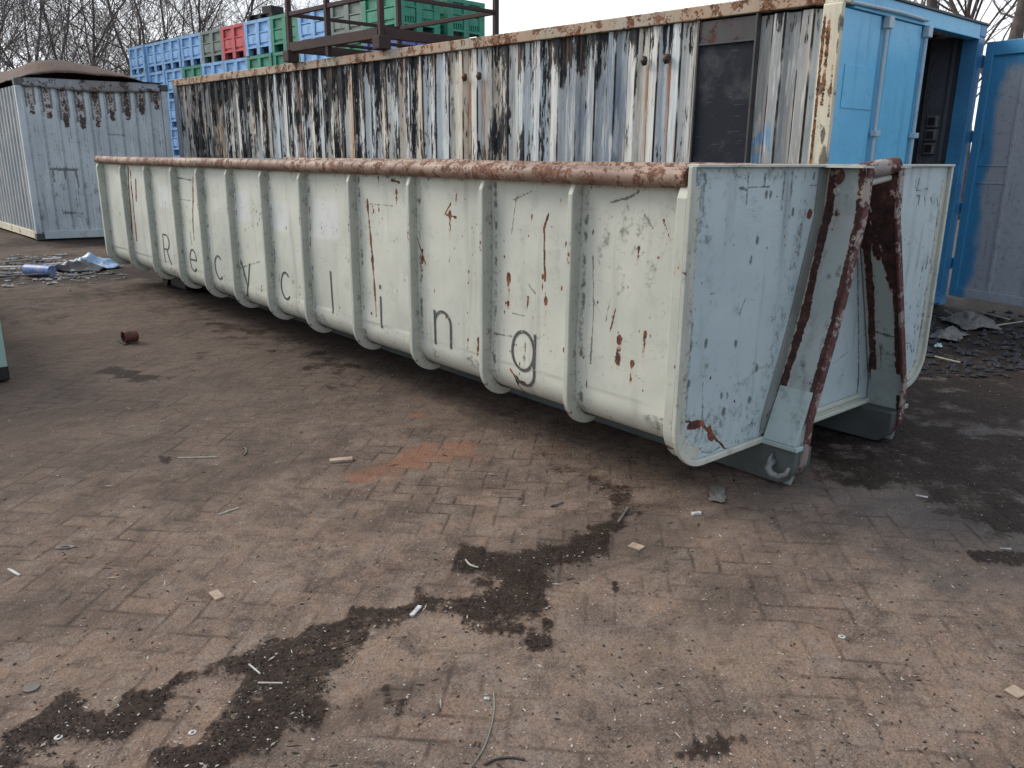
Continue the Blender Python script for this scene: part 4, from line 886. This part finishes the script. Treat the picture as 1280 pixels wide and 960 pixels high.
# ================================================================== STACKED PLASTIC BINS
def plastic(name, c):
    m, nt = mat(name); g = G(nt); co = g.coord(); n = g.noise(co, 5, 5, .6)
    c2 = tuple(x * .72 for x in c); cc = g.mix(g.mr(n, .38, .66), c, c2)
    cc = g.mix(g.m('MULTIPLY', g.mr(g.noise(g.map(co, (12, 12, 2)), 1, 4), .48, .72), .5), cc, (.15, .15, .14)); g.out(cc, .45, g.bump(n, .002), .4); return m
PC = {'b': plastic('blue_plastic', (.26, .50, .82)), 'g': plastic('green_plastic', (.035, .27, .17)), 'o': plastic('grey_green_plastic', (.20, .25, .22)), 'r': plastic('red_plastic', (.62, .10, .11)), 'v': plastic('violet_blue_plastic', (.12, .17, .44))}
BL, BW, BH = 1.20, 1.0, .755
def bin_mesh(m):
    mb = MB(); X, Y = BW / 2, BL / 2; i = .045
    # walls behind the ribs (open top), floor
    for a, b in (((-X + i, -Y + i, .17), (-X + i + .03, Y - i, .70)), ((X - i - .03, -Y + i, .17), (X - i, Y - i, .70)), ((-X + i + .031, -Y + i, .17), (X - i - .031, -Y + i + .03, .70)), ((-X + i + .031, Y - i - .03, .17), (X - i - .031, Y - i, .70)), ((-X + i + .031, -Y + i + .031, .17), (X - i - .031, Y - i - .031, .20))): mb.box(a, b)
    # rim, sill band, mid band on each side; uprights; feet
    for z0, z1, o_ in ((.68, .75, 0), (.46, .485, .012), (.15, .19, .006)):
        mb.box((-X + o_, -Y + o_, z0), (-X + .06, Y - o_, z1)); mb.box((X - .06, -Y + o_, z0), (X - o_, Y - o_, z1)); mb.box((-X + .061, -Y + o_, z0), (X - .061, -Y + .06, z1)); mb.box((-X + .061, Y - .06, z0), (X - .061, Y - o_, z1))
    for sx in (-1, 1):
        for y0, y1 in ((-Y + .004, -Y + .13), (-.075, .075), (Y - .13, Y - .004)):
            xa, xb = sorted((sx * (X - .004), sx * (X - .10))); mb.box((xa, y0, 0), (xb, y1, .679))
    for sy in (-1, 1):
        for x0, x1 in ((-X + .101, -X + .15), (-.07, .07), (X - .15, X - .101)):
            ya, yb = sorted((sy * (Y - .004), sy * (Y - .10))); mb.box((x0, ya, 0), (x1, yb, .679))
    # bulging lower panels with a grille of slots
    for sx in (-1, 1):
        for yc in (-.30, .30):
            xa, xb = sorted((sx * (X - i + .001), sx * (X - .02))); mb.box((xa, yc - .20, .25), (xb, yc + .20, .44))
    for sy in (-1, 1):
        for xc in (-.23, .23):
            ya, yb = sorted((sy * (Y - i + .001), sy * (Y - .02))); mb.box((xc - .14, ya, .30), (xc + .14, yb, .44))
            for q in range(5):
                x = xc - .13 + q * .06; mb.box((x, ya, .205), (x + .02, yb, .298))
    me = mb.mesh('plastic_bin'); me.materials.append(m); return me
BM = {k: bin_mesh(v) for k, v in PC.items()}
cname = {'b': 'light blue', 'g': 'green', 'o': 'grey-green', 'r': 'red', 'v': 'violet-blue'}
top_row = 'bbbborbgbog'; second = 'bbbgbbggbgv'; third = 'bbbbbbbbbbb'
s0 = Vector((8.02, 26.95, 0)); s1 = Vector((9.02, 13.85, 0)); sdv = (s1 - s0).normalized(); pitch = (s1 - s0).length / 11; szv = math.atan2(sdv.y, sdv.x) + math.pi / 2
nrm = Vector((-sdv.y, sdv.x, 0)); nrm = nrm if nrm.x > 0 else -nrm
ordn = ['farthest', 'second farthest', 'third farthest', 'fourth farthest', 'fifth', 'sixth', 'seventh', 'eighth', 'ninth', 'tenth', 'nearest']
unique_top = {4: 'grey-green plastic bin on the top layer, between a light blue bin and the red bin', 5: 'red plastic bin on the top layer of the stacks behind the peeling container', 6: 'light blue plastic bin on the top layer just right of the red bin',
              7: 'green plastic bin on the top layer between two light blue bins', 8: 'light blue top bin seen behind the left half of the rusty rack', 9: 'grey-green top bin seen through the rusty rack bars', 10: 'big green top bin at the near corner of the stack, behind the rack',
              0: 'light blue top bin at the far left end of the stacked row', 1: 'light blue top bin second from the far left end', 2: 'light blue top bin third from the far left end', 3: 'light blue top bin just left of the grey-green one'}
for i in range(11):
    for lv in range(6):
        c = (top_row if lv == 5 else second if lv == 4 else third)[i]
        p = s0 + sdv * (pitch * (i + .5)) + nrm * (.5 + rnd.uniform(-.02, .02))
        o = bpy.data.objects.new('plastic_bin', BM[c]); C.objects.link(o); o.location = (p.x, p.y, lv * .758 + .0); o.rotation_euler = (0, 0, szv + rnd.uniform(-.03, .03))
        if lv == 5: lb = unique_top[i]
        elif lv == 4: lb = f'{cname[c]} plastic bin directly under the {ordn[i]} bin of the top layer' if i not in (10,) else 'violet-blue plastic bin directly under the big green corner bin'
        elif i == 2: lb = f'light blue bin in the gap between two containers, {["lowest", "second from the ground", "third from the ground", "fourth from the ground"][lv]} of its stack'
        else: lb = 'light blue plastic bin low in the stacks, hidden behind the long peeling container'
        tag(o, lb, 'plastic bin', 'plastic bins stacked behind the long container')
for lv in range(6):
    p = s0 + sdv * (pitch * 10.5) + nrm * 1.66
    o = bpy.data.objects.new('plastic_bin', BM['g']); C.objects.link(o); o.location = (p.x, p.y, lv * .758); o.rotation_euler = (0, 0, szv)
    tag(o, 'green top bin at the right end of the stacks, against the white sky' if lv == 5 else 'green bin right of the violet-blue bin, second from the top' if lv == 4 else 'green plastic bin low at the right end, hidden behind the long container', 'plastic bin', 'plastic bins stacked behind the long container')
# pallets and scraps lying on top
p = s0 + sdv * (pitch * 6.5) + nrm * .5
mb = MB()
for k in range(5): mb.box((-.45 + k * .2, -.5, .10), (-.33 + k * .2, .5, .12))
for k in (-.5, -.06, .38): mb.box((-.46, k, .0), (.48, k + .12, .099))
mb.box((-.44, -.45, .121), (-.1, -.1, .26)); mb.box((.1, .1, .121), (.4, .42, .24))
o = mb.build('pallet', M_dark); o.location = (p.x, p.y, 4.545); o.rotation_euler = (0, 0, szv + .1); tag(o, 'small dark pallet lying on the light blue bin right of the red one', 'pallet')
p = s0 + sdv * (pitch * 1.0) + nrm * .5
mb = MB(); mb.box((-.4, -.9, 0), (.4, .5, .05)); mb.box((-.3, -.7, .051), (.25, .3, .10)); o = mb.build('board', M_dark, bev=.01); o.location = (p.x, p.y, 4.548); o.rotation_euler = (0, 0, szv - .05); tag(o, 'flat dark board lying on the light blue bins at the far end', 'board')

# ================================================================== STEEL RACK ON THE CONTAINER ROOF
RK = Vector((6.12, 9.85, 2.905)); rk = empty('steel_rack', tuple(RK), label='dark rusty steel stacking rack standing on the roof of the peeling container', cat='rack')
RL, RW, RH = 2.30, 1.95, 1.7
def rp(a, w_, z): p = RK + DV * a + EV * w_ + Vector((0, 0, z)); return p
def rbar(name, A, B, wd=.07, th=.07):
    mb = MB(); mb.bar(A, B, wd, th, up=(.03, .02, 1) if abs((Vector(B) - Vector(A)).normalized().z) < .9 else (1, 0, 0)); o = mb.build(name, M_rackm, bev=.006); return par(o, rk)
for a, w_ in ((0, 0), (RL, 0), (0, RW), (RL, RW), (RL * .55, 0)): rbar('post', rp(a, w_, 0), rp(a, w_, RH))
for w_ in (0, RW): rbar('base_beam', rp(.036, w_, .20), rp(RL - .036, w_, .20), .08, .13); rbar('rail', rp(.036, w_, .66), rp(RL - .036, w_, .66), .05, .06); rbar('rail', rp(.036, w_, RH - .05), rp(RL - .036, w_, RH - .05), .05, .06)
for a in (0, RL): rbar('base_beam', rp(a, .036, .20), rp(a, RW - .036, .20), .08, .13); rbar('rail', rp(a, .036, .66), rp(a, RW - .036, .66), .045, .05); rbar('rail', rp(a, .036, RH - .05), rp(a, RW - .036, RH - .05), .05, .06)
for a in (.5, 1.1, 1.7): rbar('slat', rp(a, .04, .23), rp(a, RW - .04, .23), .12, .03)
for a, w_ in ((0, 0), (RL, 0), (0, RW), (RL, RW)):
    mb = MB(); pz = rp(a, w_, 0); mb.box((pz.x - .09, pz.y - .09, pz.z - .004), (pz.x + .09, pz.y + .09, pz.z + .16)); par(mb.build('foot', M_rackm, bev=.01), rk)

# ================================================================== MINT SKIP AT THE LEFT EDGE
G0 = Vector((.905, 6.55, 0)); gsk = empty('mint_skip', tuple(G0), label='corner of a mint green waste skip cut off by the left edge of the photo', cat='skip')
M_mint = paint('mint_paint', (.30, .44, .38), (.25, .37, .32), rust=.05, speck=.6, grime=.35, streak=.35)
mb = MB(); mb.add([(.87, 6.56, .12), (.87, 12.2, .12), (-1.5, 12.2, .12), (-1.5, 6.56, .12), (.88, 6.55, .8), (.88, 12.3, .8), (-1.6, 12.3, .8), (-1.6, 6.55, .8)], [(0, 1, 5, 4), (1, 2, 6, 5), (2, 3, 7, 6), (3, 0, 4, 7), (3, 2, 1, 0)])
o = par(mb.build('body', M_mint, bev=.01), gsk)
mb = MB(); mb.box((.82, 6.535, .10), (.895, 6.56, .81)); par(mb.build('corner_post', M_mint, bev=.005), gsk)
for y in (6.54, 11.8):
    mb = MB(); mb.box((.55, y, .0), (.90, y + .25, .115)); par(mb.build('foot', M_dark, bev=.012), gsk)

# ================================================================== BARE TREES
def bark(name, c):
    return simple(name, c, tuple(x * .55 for x in c), .9, 6, .01, .1)
M_bark = bark('bark', (.15, .125, .11)); M_twig = bark('twig_bark', (.24, .21, .195))
def tree_mesh(seed, H=11.0, stems=3, dens=1.0, spread=.35, kink=.16, depth=5):
    r = random.Random(seed); tv = [[], []]; tf = [[], []]
    def seg(k, pts, rs_, n):
        base = len(tv[k]); prev = None; m_ = len(pts)
        for i, p in enumerate(pts):
            d = (pts[min(i + 1, m_ - 1)] - pts[max(i - 1, 0)]).normalized()
            x = d.cross(Vector((.3, .2, 1)) if abs(d.z) < .9 else Vector((1, .2, 0))).normalized() if prev is None else (prev - d * prev.dot(d)).normalized(); prev = x; y = d.cross(x)
            for j in range(n): a = 2 * math.pi * j / n; tv[k].append(p + (x * math.cos(a) + y * math.sin(a)) * rs_[i])
        for i in range(m_ - 1):
            for j in range(n): tf[k].append((base + i * n + j, base + i * n + (j + 1) % n, base + (i + 1) * n + (j + 1) % n, base + (i + 1) * n + j))
    def grow(p, d, Ln, rad, lv):
        n = max(3, int(Ln / (.35 if lv > 1 else .6))); pts = [p]; rr = [rad]; q = p.copy(); dd = d.copy()
        for i in range(n):
            dd = (dd + Vector((r.gauss(0, kink), r.gauss(0, kink), r.gauss(0, kink * .7) + .045)) * (1 if lv else .5)).normalized()
            q = q + dd * (Ln / n); pts.append(q.copy()); rr.append(rad * (1 - .75 * (i + 1) / n) + .003)
        seg(0 if lv <= 1 else 1, pts, rr, 7 if lv == 0 else 5 if lv == 1 else 3)
        if lv >= depth - 1: return
        nb = {0: int(8 * dens), 1: int(6 * dens), 2: int(4.2 * dens), 3: int(3 * dens)}.get(lv, 3)
        for b in range(nb):
            t = r.uniform(.25 if lv == 0 else .15, 1.0); i = min(int(t * n), n - 1); o_ = pts[i].lerp(pts[i + 1], t * n - i)
            base_d = (pts[i + 1] - pts[i]).normalized(); ax = base_d.cross(Vector((r.gauss(0, 1), r.gauss(0, 1), r.gauss(0, 1)))).normalized()
            nd = (Matrix.Rotation(r.uniform(.4, 1.0), 3, ax) @ base_d); grow(o_, nd, Ln * r.uniform(.38, .62), max(.004, rr[i] * r.uniform(.35, .55)), lv + 1)
    for s_ in range(stems):
        an = 2 * math.pi * s_ / stems + r.uniform(-.4, .4); d = Vector((math.cos(an) * spread, math.sin(an) * spread, 1)).normalized() if stems > 1 else Vector((r.uniform(-.05, .05), .03, 1))
        grow(Vector((math.cos(an) * .12 * (stems > 1), math.sin(an) * .12 * (stems > 1), -.1)), d, H * r.uniform(.8, 1), (.14 if stems == 1 else .10) / math.sqrt(stems) * 1.5, 0)
    out = []
    for k, nm in ((0, 'trunk'), (1, 'crown')):
        me = bpy.data.meshes.new(nm); me.from_pydata([tuple(v) for v in tv[k]], [], tf[k]); me.update(); me.polygons.foreach_set('use_smooth', [True] * len(me.polygons)); me.materials.append(M_bark if k == 0 else M_twig); out.append(me)
    return out
TM = [tree_mesh(2, 11, 4, .95, .30), tree_mesh(5, 12, 3, 1.0, .22), tree_mesh(9, 9, 5, 1.05, .42), tree_mesh(14, 12, 1, 1.0, .0)]
def tree(px, dist, kind, sc, rz, label, group='bare trees beyond the yard'):
    r = ray(px, 190); r = r / np.hypot(r[0], r[1]); x, y = r[0] * dist, r[1] * dist
    t = empty('bare_tree', (x, y, 0), rz, label=label, cat='tree', group=group); t.scale = (sc,) * 3
    for me, nm in zip(TM[kind], ('trunk', 'crown')):
        o = bpy.data.objects.new(nm, me); C.objects.link(o); o.parent = t
for a in [(-70, 33, 2, 1.0, .3, 'bushy bare tree cut off by the left edge behind the blue-grey container'), (15, 36, 2, 1.05, 1.7, 'dense twiggy tree above the left corner of the blue-grey container'),
          (70, 41, 2, 1.1, 4.0, 'dense twiggy tree above the middle of the rusty bulging roof'), (120, 37, 0, .95, 2.2, 'bare tree with slanting limbs above the right end of the bulging roof'),
          (160, 46, 2, 1.0, 5.1, 'thin bare tree just left of the first blue bin'), (222, 40, 0, 1.1, 0.6, 'many-stemmed dark bare tree rising behind the farthest blue bins'),
          (258, 44, 1, 1.05, 3.3, 'bare tree rising behind the grey-green and red bins'), (330, 50, 1, .95, 2.0, 'thin bare tree showing over the green bin'),           (400, 58, 1, .9, 4.4, 'distant bare tree behind the rack'), (190, 56, 2, 1.1, 2.9, 'distant twiggy tree between the roof and the bins'),
          (1150, 24, 3, .95, 1.0, 'bare tree with one straight trunk above the blue door'), (1205, 26, 1, .95, 4.1, 'bare tree with forked trunk right of the blue container corner'),
          (1268, 23, 3, 1.0, 2.0, 'bare tree with thick trunk at the upper right corner'), (1090, 34, 0, .85, 3.0, 'low bare tree peeping over the blue header'), (1330, 27, 0, 1.0, 5.0, 'bare tree just outside the right edge with twigs reaching in'),
          (895, 46, 0, .78, 1.2, 'bare tree whose top twigs show over the rusted panel')]:
    tree(*a)

# ================================================================== DEBRIS
def thing(mb, name, m, label, cat, group=None, **k):
    o = mb.build(name, m, **k); return tag(o, label, cat, group)
M_wood = simple('weathered_wood', (.36, .29, .22), (.24, .17, .12), .8, 20)
M_pale = simple('pale_plastic', (.52, .53, .52), (.28, .27, .25), .5, 30)
M_strawm = simple('dry_stalk', (.38, .36, .30), (.26, .24, .2), .8, 20)
M_greyj = simple('dirty_metal', (.16, .15, .14), (.08, .075, .07), .5, 30)
M_bagb = simple('blue_bag', (.30, .44, .60), (.16, .25, .38), .4, 9, .01, .5)
M_bagd = simple('dark_bag', (.045, .045, .05), (.02, .02, .022), .4, 9, .01, .5)
M_canr = simple('rusty_can', (.14, .05, .035), (.05, .03, .025), .6, 20)
GZ = -.006
def crumple(name, c, rx, ry, h_, m, label, cat, rz=0.0, seed=0, group=None):
    x, y, _ = W(*c); ca, sa = math.cos(rz), math.sin(rz)
    def f(U, V):
        X = U * rx * (1 + .3 * (fbm(U * 2 + seed, V * 2, 2) - .5)); Y = V * ry * (1 + .5 * (fbm(U * 2.5 + seed + 9, V * 2, 2) - .5)); z = h_ * (1 - U * U * .8) * (1 - V * V * .8) * (fbm(U * 2.4 + seed, V * 2.4 + seed, 3) * 1.6 - .15) + .004
        return x + X * ca - Y * sa, y + X * sa + Y * ca, np.maximum(z, .001) + GZ
    o = sheet(name, np.linspace(-1, 1, 30), np.linspace(-1, 1, 24), f, m, None, None, solid=.003, smooth=False); return tag(o, label, cat, group)
crumple('plastic_bag', (113, 334), .36, .20, .20, M_bagb, 'crumpled light blue plastic bag lying beside the far end of the pale container', 'bag', -.5, 3)
crumple('plastic_bag', (90, 338), .40, .18, .16, M_bagd, 'black plastic bag lying left of the light blue bag', 'bag', -.6, 8)
mb = MB(); a, b = W(34, 344), W(66, 346); mb.tube([(a[0], a[1], .07), (b[0], b[1], .07)], .075, 14); thing(mb, 'roll', simple('blue_foil', (.06, .15, .42), (.25, .3, .4), .4, 9), 'short blue roll lying among the litter at the left', 'roll', smooth=True, sharp=40)
lr = random.Random(31)
for k, (px, py, l, lb) in enumerate([(8, 337, .5, 'white strip lying nearest the left edge in the litter'), (30, 330, .55, 'grey slat leaning over the litter at the left'), (58, 327, .45, 'grey-white torn sheet strip behind the blue roll'),
                                     (20, 348, .8, 'long thin pole lying in front of the blue roll'), (68, 333, .3, 'short pale offcut just above the blue roll')]):
    x, y, _ = W(px, py); an = lr.uniform(-.9, -.2); mb = MB(); mb.bar((x - l / 2 * math.cos(an), y - l / 2 * math.sin(an), .02), (x + l / 2 * math.cos(an), y + l / 2 * math.sin(an), .05 + .03 * (k == 1)), .06 if k != 3 else .03, .02)
    thing(mb, 'scrap_strip', M_pale if k in (0, 2, 4) else M_greyj, lb, 'scrap strip', 'scraps in the litter heap at the left', bev=.003)
x, y, _ = W(163, 427); mb = MB(); n = 24; vs_ = []; fs = []
ax = Vector((.96, .12, 0)).normalized(); 
for s_, r_ in ((-.5, 1), (.5, 1), (.5, .86), (-.40, .86)):
    for j in range(n): a = 2 * math.pi * j / n; sd_ = Vector((-ax.y, ax.x, 0)); p = Vector((x, y, .046)) - ax * s_ * .11 + sd_ * math.cos(a) * .052 * r_ + Vector((0, 0, math.sin(a) * .052 * r_)); vs_.append(p)
for q in range(3):
    for j in range(n): fs.append((q * n + j, q * n + (j + 1) % n, (q + 1) * n + (j + 1) % n, (q + 1) * n + j))
fs.append(tuple(3 * n + j for j in range(n))); fs.append(tuple(range(n - 1, -1, -1)))
mb.add(vs_, fs); thing(mb, 'tin_can', M_canr, 'small rusty tin can lying on its side on the paving', 'can')
def chip(px0, py0, px1, py1, wd, th, m, name, label, cat, group=None, z=.0):
    a, b = W(px0, py0), W(px1, py1); mb = MB(); mb.bar((a[0], a[1], th * .42 + z + gz(a[0], a[1])), (b[0], b[1], th * .42 + z + gz(b[0], b[1])), wd, th); return thing(mb, name, m, label, cat, group, bev=min(th, wd) * .2)
chip(412, 575, 441, 573, .045, .016, M_wood, 'wood_block', 'light tan piece of wood lying beside the red stain', 'wood block')
chip(514, 769, 525, 757, .016, .008, M_pale, 'plastic_strip', 'white plastic strip lying across the dark soil trail', 'plastic strip')
chip(605, 870, 612, 870, .012, .006, M_pale, 'plastic_bit', 'tiny white plastic bit right of the thin wire', 'plastic bit')
chip(266, 736, 275, 745, .035, .008, M_wood, 'flat_chip', 'flat grey-tan chip lying alone left of the dark soil', 'chip')
chip(788, 679, 803, 684, .045, .006, M_wood, 'flat_chip', 'flat pale chip right of the dark soil patch', 'chip')
chip(1262, 856, 1280, 866, .05, .006, M_wood, 'cardboard_piece', 'tan cardboard piece at the right edge of the paving', 'cardboard')
chip(222, 570, 272, 569, .008, .006, M_strawm, 'stick', 'long pale stick left of the tan wood piece', 'stick')
chip(273, 641, 299, 632, .008, .006, M_strawm, 'stick', 'short pale stick lying on the bare paving at the left', 'stick')
chip(10, 707, 24, 715, .010, .006, M_pale, 'stick', 'white sliver near the left edge', 'stick')
chip(322, 850, 353, 852, .006, .005, M_strawm, 'stick', 'pale stick lying in the lower dark soil patch', 'stick')
chip(311, 827, 325, 839, .005, .005, M_pale, 'stick', 'thin pale stick lying above another stick in the dark soil', 'stick')
chip(773, 652, 785, 634, .010, .008, M_greyj, 'stick', 'dark stick pointing at the container, right of the soil patch', 'stick')
chip(688, 632, 704, 626, .010, .008, M_greyj, 'stick', 'dark short stick between the soil patch and the container', 'stick')
chip(1250, 683, 1264, 686, .008, .005, M_pale, 'stick', 'white sliver beside the dark spot at the right edge', 'stick')
chip(1145, 617, 1160, 620, .012, .005, M_pale, 'paper_scrap', 'pale paper scrap on the dark wet ground at the right', 'paper')
def ring(px, py, R_, r_, m, name, label, cat, flat=.5, sx=1.0, rz=0.0):
    x, y, _ = W(px, py); mb = MB(); n, k = 28, 8; vs_ = []; fs = []
    for i in range(n):
        a = 2 * math.pi * i / n
        for j in range(k):
            b = 2 * math.pi * j / k; q = R_ + r_ * math.cos(b); X = q * math.cos(a) * sx; Y = q * math.sin(a)
            vs_.append((x + X * math.cos(rz) - Y * math.sin(rz), y + X * math.sin(rz) + Y * math.cos(rz), r_ * flat * math.sin(b) + r_ * flat * .8 + gz(x, y)))
    for i in range(n):
        for j in range(k): fs.append((i * k + j, ((i + 1) % n) * k + j, ((i + 1) % n) * k + (j + 1) % k, i * k + (j + 1) % k))
    mb.add(vs_, fs); return thing(mb, name, m, label, cat, smooth=True)
ring(72, 916, .0075, .004, M_pale, 'washer', 'white washer in the lower left corner', 'washer', .25)
ring(1053, 792, .0085, .0045, M_pale, 'washer', 'white washer alone at the lower right', 'washer', .25)
ring(240, 909, .008, .004, M_pale, 'washer', 'small pale washer at the edge of the lower dark soil', 'washer', .3)
ring(82, 681, .010, .004, M_greyj, 'chain_link', 'long dark oval chain link near the left edge', 'chain link', .6, 3.0, -.55)
x, y, _ = W(38, 854); mb = MB(); mb.tube([(x, y, gz(x, y) - .003), (x, y, gz(x, y) + .004)], .024, 24); thing(mb, 'metal_disc', simple('disc_metal', (.14, .115, .095), (.1, .08, .065), .5), 'flat brown metal disc at the lower left', 'disc', smooth=True, sharp=40)
def wire(P, r_, m, name, label, cat):
    pts = [W(*p) for p in P]; V_ = [Vector((p[0], p[1], gz(p[0], p[1]) + r_ * .8)) for p in pts]; out = []
    for i in range(len(V_) - 1):
        p0, p1, p2, p3 = V_[max(i - 1, 0)], V_[i], V_[i + 1], V_[min(i + 2, len(V_) - 1)]
        for k in range(6):
            t = k / 6; out.append(.5 * ((2 * p1) + (-p0 + p2) * t + (2 * p0 - 5 * p1 + 4 * p2 - p3) * t * t + (-p0 + 3 * p1 - 3 * p2 + p3) * t ** 3))
    out.append(V_[-1]); mb = MB(); mb.tube(out, r_, 6); return thing(mb, name, m, label, cat, smooth=True)
wire([(617, 862), (618, 880), (614, 905), (606, 928), (594, 948), (582, 962), (570, 972)], .0019, simple('grey_wire', (.22, .24, .20), (.14, .15, .12), .5), 'wire', 'thin grey-green wire curving out of the bottom edge', 'wire')
wire([(606, 952), (620, 945), (640, 943), (656, 946)], .0035, simple('dark_wire', (.06, .05, .045), (.04, .035, .03), .7), 'wire', 'short dark root-like wire near the bottom edge', 'wire')
wire([(668, 702), (680, 705), (692, 712), (698, 710)][:3], .003, M_dark, 'wire', 'short dark curl of wire in the soil patch', 'wire')
wire([(582, 700), (588, 707), (598, 710)], .004, M_strawm, 'wire', 'pale bent stalk at the left rim of the soil patch', 'stalk')
wire([(305, 567), (308, 562), (306, 558), (303, 558)], .004, M_greyj, 'wire', 'small grey hook-shaped wire left of the tan wood piece', 'wire')
# rubble near the open door
crumple('tarpaulin_scrap', (1212, 405), .30, .20, .14, M_greyj, 'grey crumpled tarpaulin scrap on black soil in front of the open door', 'tarpaulin', .8, 14)
crumple('tarpaulin_scrap', (1185, 420), .22, .12, .08, M_greyj, 'smaller grey scrap lying left of the crumpled tarpaulin', 'tarpaulin', .2, 21)
crumple('plastic_scrap', (1173, 433), .035, .03, .03, simple('teal_scrap', (.35, .5, .48), (.2, .3, .3), .5), 'small pale teal plastic scrap on the black soil', 'plastic scrap', .2, 5)
for k, (P, lb) in enumerate([([(1225, 392), (1262, 402)], 'pale twig lying under the open door leaf'), ([(1195, 398), (1180, 390)], 'short twig beside the blue door post'), ([(1240, 410), (1278, 404)], 'long dry stalk at the right edge on black soil'), ([(1168, 448), (1200, 456)], 'thin pale stalk below the teal scrap')]):
    chip(*P[0], *P[1], .012, .010, M_strawm, 'twig', lb, 'twig', 'twigs on the black soil', z=.03)
crumple('paper_scrap', (897, 617), .10, .035, .015, simple('grey_paper', (.17, .16, .14), (.10, .09, .08), .8), 'flattened grey paper in front of the container corner', 'paper', .6, 2)
chip(865, 641, 876, 640, .02, .012, M_pale, 'plastic_bit', 'pale plastic bit in front of the container corner', 'plastic bit')
chip(150, 425, 158, 430, .04, .01, M_dark, 'scrap_piece', 'flat dark scrap touching the rusty can', 'scrap')

# loose grit, crumbs and slivers nobody could count
def scatter(name, n, m, label, smin, smax, place, flat=.6, elong=1.0):
    V_ = []; F_ = []; tmpl = [(1, 0, 0), (-.8, .3, 0), (0, 1, .1), (.1, -.9, 0), (0, .1, .9), (.1, 0, -.7)]; tf = [(0, 2, 4), (2, 1, 4), (1, 3, 4), (3, 0, 4), (2, 0, 5), (1, 2, 5), (3, 1, 5), (0, 3, 5)]
    r = random.Random(n + len(name))
    for k in range(n):
        x, y = place(r); s_ = smin + (smax - smin) * r.random() ** 3; a = r.uniform(0, 6.28); ca, sa = math.cos(a), math.sin(a); b = len(V_); el = 1 + r.random() * elong
        for t in tmpl:
            X = t[0] * s_ * el * r.uniform(.7, 1.3); Y = t[1] * s_ * r.uniform(.6, 1.2); V_.append((x + X * ca - Y * sa, y + X * sa + Y * ca, t[2] * s_ * flat * r.uniform(.7, 1.3) + gz(x, y) + s_ * flat * .3))
        F_ += [tuple(b + i for i in f) for f in tf]
    mb = MB(); mb.v = V_; mb.f = F_; mb.uv = [(0, 0)] * len(V_); o = mb.build(name, m); return tag(o, label, 'loose grit', kind='stuff')
def anyw(r):
    t = r.random() ** 1.3; return W(r.uniform(-60, 1340), 975 - 640 * t)[:2]
def dark(r):
    while True:
        x, y = W(r.uniform(-20, 800), r.uniform(650, 970))[:2]; i = min(np.searchsorted(gx, x), len(gx) - 1); j = min(np.searchsorted(gy, y), len(gy) - 1)
        if DKG[i, j] > .35: return x, y
M_grit = simple('pale_grit', (.42, .38, .34), (.25, .21, .18), .85, 50)
M_gritb = simple('dark_crumbs', (.045, .035, .03), (.025, .02, .018), .9, 50)
scatter('gravel', 5200, M_grit, 'pale grit scattered over the brown paving', .0009, .0052, anyw)
scatter('dirt_crumbs', 3000, M_gritb, 'dark crumbs of soil scattered over the paving', .0008, .006, anyw, .6, 2.0)
scatter('soil_clods', 4200, M_gritb, 'dark clods of damp soil in the soil patches', .0008, .0055, dark, .8)
scatter('soil_gravel', 90, M_grit, 'pale gravel lying on the damp soil patches', .0015, .007, dark, .7)
def slivm(r):
    t = r.random(); return W(r.uniform(-40, 1300), 940 - 590 * t)[:2]
scatter('wood_slivers', 300, M_strawm, 'pale slivers of wood and straw over the paving', .0012, .005, slivm, .25, 6.0)
scatter('bark_slivers', 260, M_gritb, 'dark slivers of bark over the paving', .0015, .006, slivm, .3, 5.0)
def nearskip(r): return (r.uniform(2.0, 3.4) , r.uniform(1.6, 5.5))
scatter('bark_litter', 260, M_gritb, 'dark twig bits along the foot of the pale container', .002, .008, nearskip, .3, 6.0)
def rub(r):
    x, y = W(r.uniform(1150, 1330), r.uniform(388, 470))[:2]; return x, y
scatter('black_rubble', 900, simple('rubble', (.04, .042, .048), (.02, .02, .023), .8, 30), 'black rubble in front of the open blue door', .004, .038, rub, 1.0, 1.2)
def litl(r): return W(r.gauss(60, 45), r.gauss(337, 9))[:2]
scatter('litter_fragments', 700, simple('litter', (.22, .22, .22), (.02, .02, .02), .7, 3), 'small mixed litter fragments at the left beyond the container', .008, .06, litl, .5, 2.0)
